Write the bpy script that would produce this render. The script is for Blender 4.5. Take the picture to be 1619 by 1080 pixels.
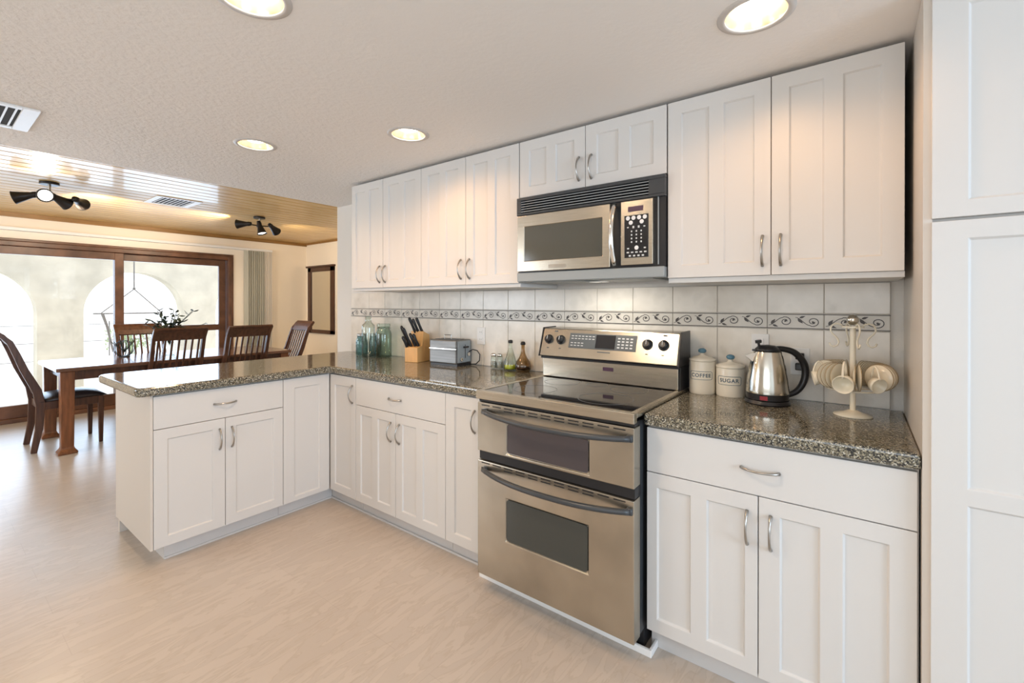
import bpy, bmesh, math, random
from mathutils import Vector, Matrix
random.seed(4)
PI = math.pi
scn = bpy.context.scene
for o in list(bpy.data.objects): bpy.data.objects.remove(o)
C = scn.collection

# ------------------------------------------------------------------ camera, world, light, exposure
cam_d = bpy.data.cameras.new('camera'); cam = bpy.data.objects.new('camera', cam_d); C.objects.link(cam)
cam_d.sensor_width = 36; cam_d.lens = 722.2/1619*36; cam_d.clip_start = 0.05
cam_d.shift_y = -(540-481.18)/1619
cam.location = (1.4148, -2.3236, 1.3304)
cam.rotation_euler = (math.radians(90-0.149), 0, math.radians(37.184))
scn.camera = cam
scn.view_settings.view_transform = 'Standard'; scn.view_settings.look = 'None'
scn.view_settings.exposure = 0.0; scn.view_settings.gamma = 1.0
try: scn.view_settings.use_curve_mapping = False
except Exception: pass
w = bpy.data.worlds.new('world'); scn.world = w; w.use_nodes = True
w.node_tree.nodes['Background'].inputs[0].default_value = (0.93, 0.97, 1.0, 1)
w.node_tree.nodes['Background'].inputs[1].default_value = 2.0
scn.cycles.max_bounces = 8; scn.cycles.diffuse_bounces = 5; scn.cycles.glossy_bounces = 4
scn.cycles.transmission_bounces = 8; scn.cycles.sample_clamp_indirect = 6
scn.cycles.caustics_reflective = False; scn.cycles.caustics_refractive = False

def area(name, loc, rot, sx, sy, power, col=(1,1,1)):
    d = bpy.data.lights.new(name, 'AREA'); d.shape = 'RECTANGLE'; d.size = sx; d.size_y = sy
    d.energy = power; d.color = col
    o = bpy.data.objects.new(name, d); o.location = loc; o.rotation_euler = rot; C.objects.link(o)
    return o
# added fill lamps at unseen openings behind and right; daylight through the patio door
area('added_room_fill', (1.5, -4.42, 1.45), (PI/2, 0, 0), 2.3, 1.25, 15, (0.84, 0.92, 1.0))
area('added_room_fill', (-3.9, -4.42, 1.45), (PI/2, 0, 0), 2.3, 1.25, 60, (0.80, 0.89, 1.0))
area('added_room_fill', (5.56, -2.4, 1.45), (0, PI/2, 0), 1.2, 1.9, 115, (0.56, 0.76, 1.0))
area('patio_daylight', (-6.25, -0.75, 1.15), (0, -PI/2, 0), 1.8, 2.6, 62, (0.50, 0.72, 1.0))

# ------------------------------------------------------------------ materials
def new_mat(name):
    m = bpy.data.materials.new(name); m.use_nodes = True
    return m, m.node_tree.nodes, m.node_tree.links, m.node_tree.nodes['Principled BSDF']
def mat(name, col, rough=0.5, metal=0.0, noise=0.0, nscale=20, bump=0.0, bscale=60, stretch=None, trans=0.0, ior=1.45, emit=None, coat=0.0, spec=None, alpha=None):
    m, N, L, B = new_mat(name)
    c = (*col, 1)
    B.inputs['Base Color'].default_value = c; B.inputs['Roughness'].default_value = rough
    B.inputs['Metallic'].default_value = metal; B.inputs['IOR'].default_value = ior
    B.inputs['Transmission Weight'].default_value = trans; B.inputs['Coat Weight'].default_value = coat
    if spec is not None: B.inputs['Specular IOR Level'].default_value = spec
    tc = N.new('ShaderNodeTexCoord'); mp = N.new('ShaderNodeMapping'); L.new(tc.outputs['Object'], mp.inputs[0])
    if stretch: mp.inputs['Scale'].default_value = stretch
    if noise > 0:
        n = N.new('ShaderNodeTexNoise'); n.inputs['Scale'].default_value = nscale; n.inputs['Detail'].default_value = 5
        L.new(mp.outputs[0], n.inputs['Vector'])
        r = N.new('ShaderNodeValToRGB'); L.new(n.outputs['Fac'], r.inputs[0])
        r.color_ramp.elements[0].position = 0.3; r.color_ramp.elements[1].position = 0.7
        r.color_ramp.elements[0].color = (*[x*(1-noise) for x in col], 1)
        r.color_ramp.elements[1].color = (*[min(1, x*(1+noise*0.5)) for x in col], 1)
        L.new(r.outputs[0], B.inputs['Base Color'])
    if bump > 0:
        n2 = N.new('ShaderNodeTexNoise'); n2.inputs['Scale'].default_value = bscale; n2.inputs['Detail'].default_value = 4
        L.new(mp.outputs[0], n2.inputs['Vector'])
        b = N.new('ShaderNodeBump'); b.inputs['Strength'].default_value = bump; b.inputs['Distance'].default_value = 0.01
        L.new(n2.outputs['Fac'], b.inputs['Height']); L.new(b.outputs[0], B.inputs['Normal'])
    if emit:
        B.inputs['Emission Color'].default_value = (*emit[0], 1); B.inputs['Emission Strength'].default_value = emit[1]
    return m
def ramp_mat(name, stops, scale, rough, metal=0, tex='noise', stretch=None, detail=6, bump=0, coat=0, spec=None):
    m, N, L, B = new_mat(name)
    B.inputs['Roughness'].default_value = rough; B.inputs['Metallic'].default_value = metal; B.inputs['Coat Weight'].default_value = coat
    if spec is not None: B.inputs['Specular IOR Level'].default_value = spec
    tc = N.new('ShaderNodeTexCoord'); mp = N.new('ShaderNodeMapping'); L.new(tc.outputs['Object'], mp.inputs[0])
    if stretch: mp.inputs['Scale'].default_value = stretch
    if tex == 'noise':
        n = N.new('ShaderNodeTexNoise'); n.inputs['Detail'].default_value = detail; out = n.outputs['Fac']
    else:
        n = N.new('ShaderNodeTexVoronoi'); out = n.outputs['Color']
    n.inputs['Scale'].default_value = scale
    L.new(mp.outputs[0], n.inputs['Vector'])
    r = N.new('ShaderNodeValToRGB')
    if tex != 'noise':
        bw = N.new('ShaderNodeSeparateColor'); L.new(out, bw.inputs[0]); out = bw.outputs[0]
        r.color_ramp.interpolation = 'CONSTANT'
    L.new(out, r.inputs[0])
    cr = r.color_ramp
    while len(cr.elements) < len(stops): cr.elements.new(0.5)
    for e, (p, c) in zip(cr.elements, stops): e.position = p; e.color = (*c, 1)
    L.new(r.outputs[0], B.inputs['Base Color'])
    if bump:
        b = N.new('ShaderNodeBump'); b.inputs['Strength'].default_value = bump; b.inputs['Distance'].default_value = 0.01
        L.new(n.outputs[0], b.inputs['Height']); L.new(b.outputs[0], B.inputs['Normal'])
    return m

M = {}
M['white'] = mat('cabinet_white', (0.67, 0.655, 0.63), 0.38)
M['carcass'] = mat('cabinet_carcass', (0.62, 0.58, 0.53), 0.5)
M['toe'] = mat('toe_kick_white', (0.62, 0.60, 0.58), 0.45)
M['side'] = mat('panel_beige', (0.66, 0.61, 0.55), 0.42)
M['wall'] = mat('wall_paint', (0.78, 0.75, 0.70), 0.7, bump=0.15, bscale=180)
M['wallwarm'] = mat('wall_paint_cream', (0.90, 0.81, 0.68), 0.7, bump=0.15, bscale=120)
M['granite'] = ramp_mat('granite', [(0, (0.018, 0.020, 0.022)), (0.26, (0.09, 0.085, 0.065)), (0.48, (0.19, 0.17, 0.12)), (0.72, (0.31, 0.28, 0.20)), (0.91, (0.50, 0.48, 0.41))], 290, 0.08, tex='vor', spec=0.8)
M['steel'] = mat('stainless', (0.58, 0.53, 0.44), 0.23, 0.95, noise=0.10, nscale=9, bump=0.015, bscale=300, stretch=(1, 1, 12))
M['steel2'] = mat('stainless_smudged', (0.50, 0.46, 0.385), 0.27, 0.95, noise=0.22, nscale=4)
M['steelt'] = mat('toaster_steel', (0.24, 0.24, 0.235), 0.42, 1.0, noise=0.4, nscale=8, stretch=(0.3, 0.3, 8))
M['kettlesteel'] = mat('kettle_steel', (0.66, 0.63, 0.56), 0.17, 1.0)
M['chrome'] = mat('chrome', (0.80, 0.78, 0.74), 0.12, 1.0)
M['nickel'] = mat('brushed_nickel', (0.42, 0.40, 0.37), 0.28, 1.0)
M['black'] = mat('black_plastic', (0.018, 0.018, 0.020), 0.32)
M['blackmetal'] = mat('black_metal', (0.020, 0.017, 0.016), 0.35, 0.3)
M['blackglass'] = mat('black_glass', (0.012, 0.012, 0.014), 0.05, spec=0.9)
M['ovenglass'] = mat('oven_glass', (0.045, 0.05, 0.045), 0.08, spec=0.8)
M['ovenglass2'] = mat('oven_glass_upper', (0.06, 0.05, 0.055), 0.12, spec=0.8)
M['microglass'] = mat('microwave_glass', (0.085, 0.085, 0.07), 0.10, spec=0.8)
M['charcoal'] = mat('charcoal_plastic', (0.05, 0.055, 0.06), 0.3)
M['greyplastic'] = mat('grey_plastic', (0.30, 0.33, 0.34), 0.4)
M['panelgrey'] = mat('control_grey', (0.10, 0.11, 0.115), 0.3)
M['whiteplastic'] = mat('white_plastic', (0.85, 0.84, 0.82), 0.4)
M['buttons'] = mat('button_print', (0.62, 0.63, 0.62), 0.5)
M['badge'] = mat('badge_maroon', (0.09, 0.045, 0.075), 0.3)
M['grout'] = mat('grout', (0.62, 0.58, 0.52), 0.8)
M['tile'] = ramp_mat('marbled_tile', [(0.22, (0.52, 0.48, 0.41)), (0.40, (0.74, 0.69, 0.61)), (0.58, (0.83, 0.78, 0.70)), (0.82, (0.62, 0.59, 0.52))], 6, 0.22, detail=7)
M['bordertile'] = ramp_mat('border_tile', [(0.3, (0.60, 0.56, 0.49)), (0.7, (0.76, 0.71, 0.63))], 9, 0.3)
M['vine'] = mat('vine_relief', (0.075, 0.065, 0.06), 0.4)
M['ceramic'] = mat('cream_ceramic', (0.80, 0.73, 0.60), 0.22)
M['cup'] = mat('cup_porcelain', (0.78, 0.72, 0.58), 0.2)
M['lens'] = mat('added_fill_lens', (0.8, 0.8, 0.78), 0.5, emit=((1.0, 0.93, 0.82), 0.5))  # glowing lens of the lamp added under the microwave
M['goldrim'] = mat('brown_gold_rim', (0.38, 0.28, 0.15), 0.3)
M['blueink'] = mat('grey_blue_print', (0.10, 0.14, 0.17), 0.4)
M['blueknob'] = mat('blue_knob', (0.10, 0.22, 0.30), 0.15)
M['red'] = mat('red_switch', (0.28, 0.02, 0.03), 0.3)
M['woodblock'] = mat('beech', (0.72, 0.42, 0.16), 0.42, noise=0.12, nscale=6, stretch=(6, 6, 1))
M['darkwood'] = mat('dark_walnut', (0.085, 0.036, 0.020), 0.3, noise=0.45, nscale=9, stretch=(5, 5, 0.6))
M['tablewood'] = mat('walnut_tabletop', (0.16, 0.075, 0.045), 0.16, noise=0.35, nscale=5, stretch=(6, 0.5, 6), spec=0.8)
M['legwood'] = mat('walnut_leg', (0.22, 0.085, 0.035), 0.3, noise=0.4, nscale=9, stretch=(5, 5, 0.6))
M['framewood'] = mat('door_frame_wood', (0.15, 0.068, 0.036), 0.35, noise=0.45, nscale=7, stretch=(6, 1, 1))
M['seat'] = mat('black_leather', (0.03, 0.024, 0.026), 0.32, bump=0.1, bscale=90)
M['pine'] = ramp_mat('varnished_pine', [(0.25, (0.50, 0.30, 0.10)), (0.5, (0.68, 0.47, 0.20)), (0.75, (0.80, 0.61, 0.32))], 4, 0.33, stretch=(9, 0.7, 9), detail=8, coat=0.25)
M['pinetrim'] = mat('pine_trim', (0.30, 0.16, 0.05), 0.35, noise=0.3, nscale=6, stretch=(8, 0.6, 8))
M['blind'] = mat('blind_vane', (0.44, 0.42, 0.34), 0.6)
M['blindpale'] = mat('blind_vane_pale', (0.68, 0.62, 0.53), 0.6)
M['ventwhite'] = mat('vent_enamel', (0.86, 0.86, 0.84), 0.35)
M['ventdark'] = mat('vent_duct', (0.05, 0.05, 0.05), 0.8)
M['stucco'] = mat('stucco', (0.72, 0.69, 0.60), 0.9, noise=0.18, nscale=3, bump=0.9, bscale=6)
M['patio'] = mat('patio_concrete', (0.86, 0.85, 0.83), 0.8, noise=0.06, nscale=2)
M['iron'] = mat('iron', (0.30, 0.30, 0.31), 0.5)
M['leaf'] = mat('leaf_dark', (0.018, 0.030, 0.016), 0.5)
M['leaf2'] = mat('leaf_green', (0.42, 0.52, 0.30), 0.6)
M['mirror'] = mat('mirror_glass', (0.80, 0.78, 0.70), 0.06, 1.0)
M['bulb'] = mat('bulb', (1, 1, 1), 0.3, emit=((1.0, 0.93, 0.80), 9.0))
M['spotbulb'] = mat('spot_bulb', (1, 1, 1), 0.3, emit=((1.0, 0.95, 0.85), 7.0))
M['reflector'] = mat('reflector', (0.88, 0.74, 0.50), 0.22, 0.6)
M['canring'] = mat('can_ring', (0.60, 0.56, 0.52), 0.4)
M['oil'] = mat('olive_oil', (0.62, 0.62, 0.03), 0.1)
M['vinegar'] = mat('vinegar', (0.035, 0.018, 0.022), 0.1)
M['salt'] = mat('salt_and_pepper', (0.42, 0.36, 0.29), 0.7, noise=0.5, nscale=40)
def glass(name, col, edge=0.78):
    m, N, L, B = new_mat(name); N.remove(B)
    lw = N.new('ShaderNodeLayerWeight'); lw.inputs[0].default_value = 0.45
    r = N.new('ShaderNodeValToRGB'); r.color_ramp.elements[0].color = (*col, 1); r.color_ramp.elements[0].position = 0.25
    r.color_ramp.elements[1].color = (*[c*edge for c in col], 1); r.color_ramp.elements[1].position = 0.95
    L.new(lw.outputs['Facing'], r.inputs[0])
    t = N.new('ShaderNodeBsdfTransparent'); L.new(r.outputs[0], t.inputs[0])
    g = N.new('ShaderNodeBsdfGlossy'); g.inputs['Roughness'].default_value = 0.03
    fr = N.new('ShaderNodeMapRange'); fr.inputs[1].default_value = 0.35; fr.inputs[2].default_value = 1.0; fr.inputs[3].default_value = 0.05; fr.inputs[4].default_value = 0.45; L.new(lw.outputs['Facing'], fr.inputs[0]); mx = N.new('ShaderNodeMixShader')
    L.new(fr.outputs[0], mx.inputs[0]); L.new(t.outputs[0], mx.inputs[1]); L.new(g.outputs[0], mx.inputs[2])
    L.new(mx.outputs[0], N['Material Output'].inputs[0]); return m
M['clear'] = glass('clear_glass', (0.93, 0.96, 0.94))
M['green'] = glass('green_tinted_glass', (0.84, 0.91, 0.87))
M['teal'] = glass('teal_glass', (0.60, 0.75, 0.77))
M['amber'] = glass('amber_glass', (0.84, 0.74, 0.60))
def pane_mat():
    m, N, L, B = new_mat('window_pane'); N.remove(B)
    t = N.new('ShaderNodeBsdfTransparent'); g = N.new('ShaderNodeBsdfGlossy'); g.inputs['Roughness'].default_value = 0.02
    fr = N.new('ShaderNodeFresnel'); fr.inputs[0].default_value = 1.45; mx = N.new('ShaderNodeMixShader')
    L.new(fr.outputs[0], mx.inputs[0]); L.new(t.outputs[0], mx.inputs[1]); L.new(g.outputs[0], mx.inputs[2])
    L.new(mx.outputs[0], N['Material Output'].inputs[0]); return m
M['pane'] = pane_mat()
def ceiling_mat():
    m, N, L, B = new_mat('textured_ceiling'); B.inputs['Roughness'].default_value = 0.75
    B.inputs['Base Color'].default_value = (0.90, 0.865, 0.825, 1)
    tc = N.new('ShaderNodeTexCoord')
    n = N.new('ShaderNodeTexNoise'); n.inputs['Scale'].default_value = 42; n.inputs['Detail'].default_value = 6
    n.inputs['Roughness'].default_value = 0.6; L.new(tc.outputs['Object'], n.inputs['Vector'])
    # hand-trowelled texture, rougher towards the dining end
    n2 = N.new('ShaderNodeTexNoise'); n2.inputs['Scale'].default_value = 1.3; L.new(tc.outputs['Object'], n2.inputs['Vector'])
    sx = N.new('ShaderNodeSeparateXYZ'); L.new(tc.outputs['Object'], sx.inputs[0])
    mr = N.new('ShaderNodeMapRange'); mr.inputs[1].default_value = 0.3; mr.inputs[2].default_value = -1.6
    mr.inputs[3].default_value = 0.10; mr.inputs[4].default_value = 1.0; L.new(sx.outputs[0], mr.inputs[0])
    b = N.new('ShaderNodeBump'); b.inputs['Distance'].default_value = 0.012; L.new(mr.outputs[0], b.inputs['Strength'])
    L.new(n.outputs['Fac'], b.inputs['Height']); L.new(b.outputs[0], B.inputs['Normal'])
    return m
M['ceiling'] = ceiling_mat()
def floor_mat():
    m, N, L, B = new_mat('pale_laminate'); B.inputs['Roughness'].default_value = 0.3
    tc = N.new('ShaderNodeTexCoord'); mp = N.new('ShaderNodeMapping'); L.new(tc.outputs['Object'], mp.inputs[0])
    mp.inputs['Rotation'].default_value = (0, 0, PI/2)
    br = N.new('ShaderNodeTexBrick'); br.inputs['Scale'].default_value = 1.0; br.inputs['Brick Width'].default_value = 1.2
    br.inputs['Row Height'].default_value = 0.19; br.inputs['Mortar Size'].default_value = 0.0012; br.offset = 0.37
    br.inputs['Color1'].default_value = (0.58, 0.50, 0.425, 1); br.inputs['Color2'].default_value = (0.565, 0.485, 0.41, 1)
    br.inputs['Mortar'].default_value = (0.52, 0.44, 0.37, 1); L.new(mp.outputs[0], br.inputs['Vector'])
    mp2 = N.new('ShaderNodeMapping'); mp2.inputs['Scale'].default_value = (5, 1.1, 1); L.new(tc.outputs['Object'], mp2.inputs[0])
    n = N.new('ShaderNodeTexNoise'); n.inputs['Scale'].default_value = 3.5; n.inputs['Detail'].default_value = 7; n.inputs['Distortion'].default_value = 1.6
    L.new(mp2.outputs[0], n.inputs['Vector'])
    r = N.new('ShaderNodeValToRGB'); r.color_ramp.elements[0].position = 0.46; r.color_ramp.elements[1].position = 0.54
    r.color_ramp.elements[0].color = (0.93, 0.93, 0.93, 1); r.color_ramp.elements[1].color = (1, 1, 1, 1)
    e = r.color_ramp.elements.new(0.5); e.color = (0.86, 0.84, 0.80, 1); r.color_ramp.elements[-1].color = (1, 1, 1, 1)
    L.new(n.outputs['Fac'], r.inputs[0])
    mx = N.new('ShaderNodeMix'); mx.data_type = 'RGBA'; mx.blend_type = 'MULTIPLY'; mx.inputs[0].default_value = 0.8
    L.new(br.outputs[0], mx.inputs[6]); L.new(r.outputs[0], mx.inputs[7]); L.new(mx.outputs[2], B.inputs['Base Color'])
    return m
M['floor'] = floor_mat()

# ------------------------------------------------------------------ mesh helpers
def wl(o):
    v = Vector((0, 0, 0))
    while o is not None: v = v + o.location; o = o.parent
    return v
def obj(name, bm, m, parent=None, smooth=False, bevel=0.0, seg=2, auto=False):
    me = bpy.data.meshes.new(name)
    bmesh.ops.recalc_face_normals(bm, faces=bm.faces)
    if parent is not None: bmesh.ops.translate(bm, verts=bm.verts, vec=-wl(parent))
    bm.to_mesh(me); bm.free()
    for mm in (m if isinstance(m, (list, tuple)) else [m]): me.materials.append(mm)
    o = bpy.data.objects.new(name, me); C.objects.link(o)
    if parent is not None: o.parent = parent
    if smooth: me.shade_smooth()
    if bevel > 0:
        b = o.modifiers.new('bevel', 'BEVEL'); b.width = bevel; b.segments = seg; b.limit_method = 'ANGLE'; b.angle_limit = math.radians(35)
    if auto: me.set_sharp_from_angle(angle=math.radians(35)) if hasattr(me, 'set_sharp_from_angle') else None
    return o
def thing(name, label, cat, loc=(0, 0, 0), group=None):
    o = bpy.data.objects.new(name, None); o.empty_display_size = 0.05; C.objects.link(o); o.location = loc
    return tag(o, label, cat, group)
def tag(o, label, cat, group=None, kind=None):
    o['label'] = label; o['category'] = cat
    if group: o['group'] = group
    if kind: o['kind'] = kind
    return o
def struct(name, bm, m, parent=None, **k):
    o = obj(name, bm, m, parent, **k)
    if parent is None: o['kind'] = 'structure'
    return o
def nb(): return bmesh.new()
def box(bm, x0, x1, y0, y1, z0, z1, mi=0):
    vs = [bm.verts.new(p) for p in ((x0,y0,z0),(x1,y0,z0),(x1,y1,z0),(x0,y1,z0),(x0,y0,z1),(x1,y0,z1),(x1,y1,z1),(x0,y1,z1))]
    for f in ((0,3,2,1),(4,5,6,7),(0,1,5,4),(1,2,6,5),(2,3,7,6),(3,0,4,7)):
        fc = bm.faces.new([vs[i] for i in f]); fc.material_index = mi
    return bm
def bx(*a): return box(nb(), *a)
def prism(bm, poly, axis, a0, a1, mi=0):
    """poly: 2D points; axis 0 -> (y,z), 1 -> (x,z), 2 -> (x,y)"""
    def P(p, a): return (a, p[0], p[1]) if axis == 0 else (p[0], a, p[1]) if axis == 1 else (p[0], p[1], a)
    A = [bm.verts.new(P(p, a0)) for p in poly]; B = [bm.verts.new(P(p, a1)) for p in poly]
    n = len(poly)
    fs = [bm.faces.new(A), bm.faces.new(B[::-1])]
    for i in range(n): fs.append(bm.faces.new((A[i], A[(i+1) % n], B[(i+1) % n], B[i])))
    for f in fs: f.material_index = mi
    return bm
def lathe(bm, prof, c=(0, 0, 0), segs=32, axis=None, mi=0, closed=False):
    """prof: (r, z) list; axis: direction vector of local z"""
    R = Matrix.Identity(3)
    if axis is not None: R = Vector((0, 0, 1)).rotation_difference(Vector(axis)).to_matrix()
    c = Vector(c); rings = []
    for r, z in prof:
        if r < 1e-6: rings.append([bm.verts.new(c + R @ Vector((0, 0, z)))])
        else: rings.append([bm.verts.new(c + R @ Vector((r*math.cos(2*PI*i/segs), r*math.sin(2*PI*i/segs), z))) for i in range(segs)])
    pairs = list(zip(rings, rings[1:]))
    if closed: pairs.append((rings[-1], rings[0]))
    for a, b in pairs:
        if len(a) == 1 and len(b) == 1: continue
        for i in range(segs):
            j = (i+1) % segs
            if len(a) == 1: f = bm.faces.new((a[0], b[i], b[j]))
            elif len(b) == 1: f = bm.faces.new((a[i], b[0], a[j]))
            else: f = bm.faces.new((a[i], b[i], b[j], a[j]))
            f.material_index = mi
    return bm
def cyl(bm, a, b, r, segs=16, mi=0, r2=None):
    a = Vector(a); b = Vector(b); L = (b-a).length
    return lathe(bm, [(0, 0), (r, 0), (r2 if r2 is not None else r, L), (0, L)], a, segs, (b-a), mi)
def sphere(bm, c, r, seg=16, sz=1.0):
    n = 10
    return lathe(bm, [(r*math.sin(PI*i/n) if 0 < i < n else 0, -r*sz*math.cos(PI*i/n)) for i in range(n+1)], c, seg)
def tube(bm, pts, r, segs=8, closed=False, flat=1.0):
    pts = [Vector(p) for p in pts]; n = len(pts); rings = []
    rr = r if isinstance(r, (list, tuple)) else [r]*n
    t0 = None; up = None
    for i, p in enumerate(pts):
        if closed: t = (pts[(i+1) % n]-pts[i-1]).normalized()
        else: t = (pts[min(i+1, n-1)]-pts[max(i-1, 0)]).normalized()
        if up is None:
            up = Vector((0, 0, 1)) if abs(t.z) < 0.9 else Vector((1, 0, 0))
        s = t.cross(up).normalized(); up = s.cross(t).normalized()
        rings.append([bm.verts.new(p + (s*math.cos(2*PI*k/segs) + up*math.sin(2*PI*k/segs)*flat)*rr[i]) for k in range(segs)])
    for i in range(n if closed else n-1):
        a, b = rings[i], rings[(i+1) % n]
        for k in range(segs): bm.faces.new((a[k], a[(k+1) % segs], b[(k+1) % segs], b[k]))
    if not closed:
        bm.faces.new(rings[0][::-1]); bm.faces.new(rings[-1])
    return bm
def strip(bm, path, d, x0, x1, mi=0):
    """path of (y, z) with thickness d, extruded from x0 to x1"""
    n = len(path); Lf = []; Rt = []
    dd = d if isinstance(d, (list, tuple)) else [d]*n
    for i in range(n):
        a = Vector(path[max(i-1, 0)]); b = Vector(path[min(i+1, n-1)]); t = (b-a).normalized(); nn = Vector((-t.y, t.x))
        p = Vector(path[i]); Lf.append(p+nn*dd[i]/2); Rt.append(p-nn*dd[i]/2)
    vA = [[bm.verts.new((x, q.x, q.y)) for q in Lf] for x in (x0, x1)]
    vB = [[bm.verts.new((x, q.x, q.y)) for q in Rt] for x in (x0, x1)]
    fs = []
    for i in range(n-1):
        fs.append(bm.faces.new((vA[0][i], vA[0][i+1], vA[1][i+1], vA[1][i])))
        fs.append(bm.faces.new((vB[0][i], vB[1][i], vB[1][i+1], vB[0][i+1])))
        for s in (0, 1): fs.append(bm.faces.new((vA[s][i], vB[s][i], vB[s][i+1], vA[s][i+1])))
    for i in (0, n-1): fs.append(bm.faces.new((vA[0][i], vA[1][i], vB[1][i], vB[0][i])))
    for f in fs: f.material_index = mi
    return bm
def xf(bm, m): bmesh.ops.transform(bm, matrix=m, verts=bm.verts); return bm
def copy_tree(o, parent=None):
    c = o.copy(); C.objects.link(c)
    if parent is not None: c.parent = parent
    for ch in [k for k in ALLCH.get(o.name, [])]: copy_tree(ch, c)
    return c
ALLCH = {}
def index_children():
    ALLCH.clear()
    for o in bpy.data.objects:
        if o.parent: ALLCH.setdefault(o.parent.name, []).append(o)

# ------------------------------------------------------------------ room shell
ZC = 2.188; ZW = 2.335; XS = -6.054; YM = 1.744; XH = -2.27; YB = -4.5; XE = 5.6
struct('floor', bx(XS-0.15, XE, YB-0.1, YM+0.1, -0.08, 0), M['floor'])
# kitchen ceiling with holes left for nothing: recessed cans sit just below it
CANS = [(0.06, -1.745), (1.17, -0.805), (-1.19, -1.19), (-0.41, -0.79)]
def ceiling_with_holes():
    bm = nb()
    hs = 0.095
    xs = sorted({XH, XE} | {x-hs for x, y in CANS} | {x+hs for x, y in CANS})
    ys = sorted({YB, 0.1} | {y-hs for x, y in CANS} | {y+hs for x, y in CANS})
    V = {}
    def v(x, y):
        k = (round(x, 5), round(y, 5))
        if k not in V: V[k] = bm.verts.new((x, y, ZC))
        return V[k]
    for i in range(len(xs)-1):
        for j in range(len(ys)-1):
            cx, cy = (xs[i]+xs[i+1])/2, (ys[j]+ys[j+1])/2
            if any(abs(cx-x) < hs-1e-4 and abs(cy-y) < hs-1e-4 for x, y in CANS): continue
            bm.faces.new((v(xs[i], ys[j]), v(xs[i+1], ys[j]), v(xs[i+1], ys[j+1]), v(xs[i], ys[j+1])))
    # corner fillers turn each square hole into a round one
    n = 32
    for x, y in CANS:
        for q in range(4):
            arc = []
            for k in range(n//4+1):
                a = q*PI/2 + k*PI/2/(n//4)
                arc.append(bm.verts.new((x+0.088*math.cos(a), y+0.088*math.sin(a), ZC)))
            am = q*PI/2+PI/4
            cv = bm.verts.new((x+hs*math.copysign(1, math.cos(am)), y+hs*math.copysign(1, math.sin(am)), ZC))
            a0 = q*PI/2; a1 = a0+PI/2
            e0 = bm.verts.new((x+hs*round(math.cos(a0)), y+hs*round(math.sin(a0)), ZC))
            e1 = bm.verts.new((x+hs*round(math.cos(a1)), y+hs*round(math.sin(a1)), ZC))
            bm.faces.new([e0, cv, arc[n//8]] + arc[:n//8][::-1])
            bm.faces.new([cv, e1] + arc[n//8:][::-1])
    # edge facing the dining room and the slab above
    box(bm, XH-0.02, XH, YB, 0.1, ZC, ZW+0.1)
    box(bm, XH, XE, YB, 0.1, ZC+0.16, ZC+0.2)
    return bm
struct('ceiling', ceiling_with_holes(), M['ceiling'])
# dining room: tongue-and-groove boards running along the room
bm = nb(); x = XS
while x < XH-0.02:
    x1 = min(x+0.135, XH-0.02)
    prism(bm, [(x+0.010, ZW), (x1-0.010, ZW), (x1-0.001, ZW+0.010), (x1-0.001, ZW+0.02), (x+0.001, ZW+0.02), (x+0.001, ZW+0.010)], 1, YB, YM); x = x1
box(bm, XS, XH-0.02, YB, YM, ZW+0.015, ZW+0.05)
struct('ceiling_boards', bm, M['pine'])
bm = nb(); box(bm, XS, XS+0.02, YB, YM, ZW-0.05, ZW); box(bm, XS, -2.3, YM-0.02, YM, ZW-0.03, ZW)
struct('trim_1', bm, M['pinetrim'])
# back wall of the kitchen, its end showing as a pillar
struct('wall_back', bx(-2.318, XE, 0, 0.12, 0, ZC+0.2), M['wall'])
struct('wall_passage', bx(-2.318, -2.2, 0.12, YM, 0, ZW+0.06), M['wall'])
struct('wall_dining_end', bx(XS-0.15, -2.2, YM, YM+0.1, 0, ZW+0.1), M['wallwarm'])
bm = nb(); box(bm, XE, XE+0.1, YB, -3.4, 0, ZC+0.2); box(bm, XE, XE+0.1, -1.4, 0.12, 0, ZC+0.2)
box(bm, XE, XE+0.1, -3.4, -1.4, 0, 0.8); box(bm, XE, XE+0.1, -3.4, -1.4, 2.1, ZC+0.2)  # unseen wall set far out, opening added for its fill lamp
struct('wall_right', bm, M['wall'])
# wall with the patio door opening
DY0, DY1, DZ1 = -2.08, 0.575, 2.02
bm = nb()
box(bm, XS-0.15, XS, YB, DY0, 0, ZW+0.06); box(bm, XS-0.15, XS, DY1, YM, 0, ZW+0.06); box(bm, XS-0.15, XS, DY0, DY1, DZ1, ZW+0.06)
struct('wall_patio', bm, M['wallwarm'])
# unseen wall behind the camera, two openings added for the fill lamps
bm = nb()
for (a, b) in ((XS-0.15, -5.1), (-2.7, 0.3), (2.7, XE)): box(bm, a, b, YB-0.1, YB, 0, ZW+0.1)
for (a, b) in ((-5.1, -2.7), (0.3, 2.7)): box(bm, a, b, YB-0.1, YB, 0, 0.8); box(bm, a, b, YB-0.1, YB, 2.1, ZW+0.1)
struct('wall_front', bm, M['wall'])

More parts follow.
